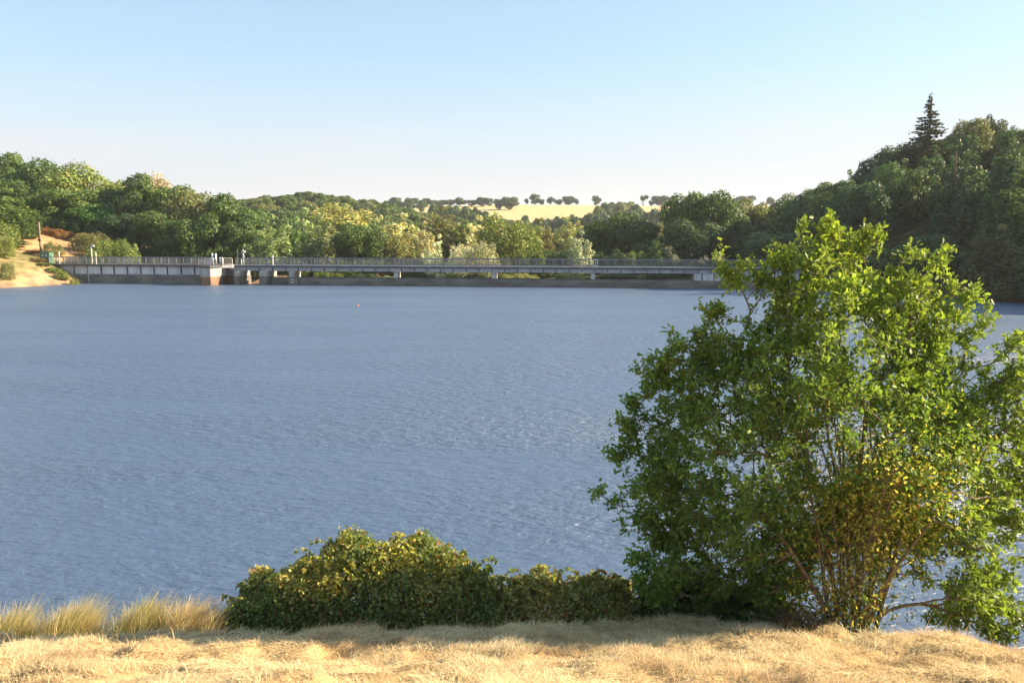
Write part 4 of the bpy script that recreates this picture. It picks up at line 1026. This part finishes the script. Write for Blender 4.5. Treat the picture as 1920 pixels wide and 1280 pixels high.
bramble('dry_bush', [(1462,1150),(1480,1132),(1510,1126),(1535,1136),(1552,1152)], 10.75, .5, 4200,
        'small pale dry bush left of the tree stems', 'bush', 304, ((.22, .18, .06), (.32, .25, .10)), leaf=(.02, .035), sprays=26, rusty=.1)

# ------------------------------------------------------------------ tall grass clumps on the bank
def blades(g, base, h, lean, wid, cols, seg=4, curve=.35):
    """curved strips; base (n,3), h (n,), lean (n,2)"""
    n = len(base); V = np.empty((n, (seg+1)*2, 3)); a = g.uniform(0, 6.283, n); sd = np.stack([np.cos(a), np.sin(a), np.zeros(n)], 1)
    C = np.empty((n, (seg+1)*2, 3))
    for s_ in range(seg+1):
        t_ = s_/seg; c_ = base+np.stack([lean[:, 0]*h*t_**1.7, lean[:, 1]*h*t_**1.7, h*(t_-curve*.4*t_**2.5)], 1)
        w_ = (wid*(1-t_*.85))[:, None]; V[:, 2*s_] = c_-sd*w_; V[:, 2*s_+1] = c_+sd*w_
        cc = cols(t_, n); C[:, 2*s_] = cc; C[:, 2*s_+1] = cc
    b = np.arange(n)[:, None]*((seg+1)*2); F = np.concatenate([b+np.array([2*s_, 2*s_+1, 2*s_+3, 2*s_+2]) for s_ in range(seg)])
    return V.reshape(-1, 3), F, C.reshape(-1, 3)
def tussock(px0, px1, ytop, Y0, n, label, seed, lush=.68):
    g = np.random.default_rng(seed); a = at(px0, ytop, Y0); b = at(px1, ytop, Y0); xc = (a.x+b.x)/2; hw = (b.x-a.x)/2
    bx = xc+hw*np.clip(g.normal(0, .5, n), -1.05, 1.05); by = Y0+g.normal(0, .18, n); bz = height(bx, by)-.03
    top = a.z; hh = .98*np.maximum(.25, (top-bz))*(1-.35*((bx-xc)/hw)**2)*g.uniform(.55, 1.12, n)
    v = np.exp(g.normal(0, .2, n))[:, None]; gr = (g.random(n) < lush)[:, None]
    def cols(t_, n):
        low = np.where(gr, np.array([[.26, .34, .09]]), np.array([[.42, .34, .15]])); hi = np.where(gr, np.array([[.50, .46, .18]]), np.array([[.70, .52, .30]]))
        return (low*(1-t_)+hi*t_)*v
    V, F, C = blades(g, np.stack([bx, by, bz], 1), hh, np.stack([g.normal(.28, .16, n), g.normal(0, .12, n)], 1), g.uniform(.0035, .007, n), cols)
    me = np_mesh('grass_clump', V-np.array([xc, Y0, 0]), F); add_col(me, 'tint', C)
    o = link('grass_clump', me, M['straw']); o.location = (xc, Y0, 0); tag(o, label, 'grass clump', 'tall grass clumps on the bank'); return o
tussock(-60, 60, 1124, 11.5, 2600, 'tall grass clump cut by the left edge of the photo', 401)
tussock(50, 172, 1112, 11.5, 3600, 'greenish orange tipped grass clump, second from the left', 402, .6)
tussock(196, 300, 1110, 11.5, 3300, 'pale feathery grass clump right of the gap where water shows', 403)
tussock(285, 375, 1112, 11.5, 2800, 'orange brown grass clump between the feathery clump and the bramble', 404, .35)
tussock(350, 425, 1122, 11.5, 2200, 'short pink-brown grass clump touching the bramble', 405, .3)

# ------------------------------------------------------------------ dry mown grass on the slope
g = np.random.default_rng(900)
nB = 230000
bx = g.uniform(-8.2, 9.5, nB); by = 5.6+g.random(nB)**.85*5.6; keep = (by < crest(bx)+.45) & (np.abs(bx) < by*.70+1.2); bx, by = bx[keep], by[keep]
cl = vnoise(bx*2.3, by*2.3, 31)*.6+vnoise(bx*6.3, by*6.3, 32)*.4
kp = g.random(len(bx)) < np.clip(.35+(cl-.28)*3, .12, 1); bx, by, cl = bx[kp], by[kp], cl[kp]; n = len(bx)
bz = height(bx, by)+g.random(n)*.06*cl
ang = (vnoise(bx*.9, by*.9, 33)*9+g.normal(0, .9, n)); lay = g.random(n) < .80
hgt = np.where(lay, g.uniform(.012, .05, n), g.uniform(.03, .085, n)); ln = np.where(lay, g.uniform(.07, .22, n), g.uniform(.01, .04, n))
tall = g.random(n) < .004; hgt = np.where(tall, g.uniform(.12, .26, n), hgt); ln = np.where(tall, .06, ln)
lean = np.stack([np.cos(ang)*ln/hgt, np.sin(ang)*ln/hgt], 1)
v = np.exp(g.normal(0, .20, n))[:, None]; hue = vnoise(bx*1.3, by*1.3, 35)[:, None]*.7+g.random(n)[:, None]*.3
baseC = (np.array([[.86, .72, .45]])*(1-hue)+np.array([[.70, .50, .26]])*hue)*v; br_ = sstep(.60, .80, vnoise(bx*2.0+3, by*3.0, 61)*.6+vnoise(bx*6, by*8, 62)*.4)[:, None]*.7; baseC = baseC*(1-br_)+np.array([[.30, .19, .10]])*v*br_; baseC = np.clip(baseC, 0, .88)
V, F, C = blades(g, np.stack([bx, by, bz], 1), hgt, lean, g.uniform(.0018, .0055, n), lambda t_, n: baseC*(.75+.25*t_), 2, .8)
me = np_mesh('dry_grass', V, F); add_col(me, 'tint', C); tag(link('dry_grass', me, M['straw']), 'dry mown straw coloured grass covering the near slope', 'grass', None, 'stuff')
# longer standing stems along the crest
n = 2600; bx = g.uniform(-7.5, 8.5, n); by = crest(bx)+g.normal(.0, .22, n); bz = height(bx, by)-.01
pr_ = g.random(n) < np.clip(vnoise(bx*1.6, by*0+1, 41)*1.6-.3, .1, 1); bx, by, bz = bx[pr_], by[pr_], bz[pr_]; n = len(bx)
h_ = g.uniform(.06, .24, n)*(1+.9*(g.random(n) < .05)); v = np.exp(g.normal(0, .2, n))[:, None]
V, F, C = blades(g, np.stack([bx, by, bz], 1), h_, np.stack([g.normal(.15, .35, n), g.normal(0, .25, n)], 1), g.uniform(.002, .0045, n), lambda t_, n: np.array([[.62, .46, .24]])*v, 3)
me = np_mesh('crest_grass', V, F); add_col(me, 'tint', C); tag(link('crest_grass', me, M['straw']), 'longer dry grass stalks fringing the crest of the near slope', 'grass', None, 'stuff')

# ------------------------------------------------------------------ air
mt, t, N, L = new_mat('haze_air'); o_ = N('ShaderNodeOutputMaterial'); pv = N('ShaderNodeVolumePrincipled')
pv.inputs['Density'].default_value = HAZE; pv.inputs['Color'].default_value = (.86, .92, 1.0, 1); pv.inputs['Anisotropy'].default_value = 0.2
L(pv.outputs[0], o_.inputs['Volume'])
mb = MB(); mb.box(-1900, 1900, -400, 2900, -60, 130); hzo = mb.build('haze', mt); tag(hzo, kind='stuff')
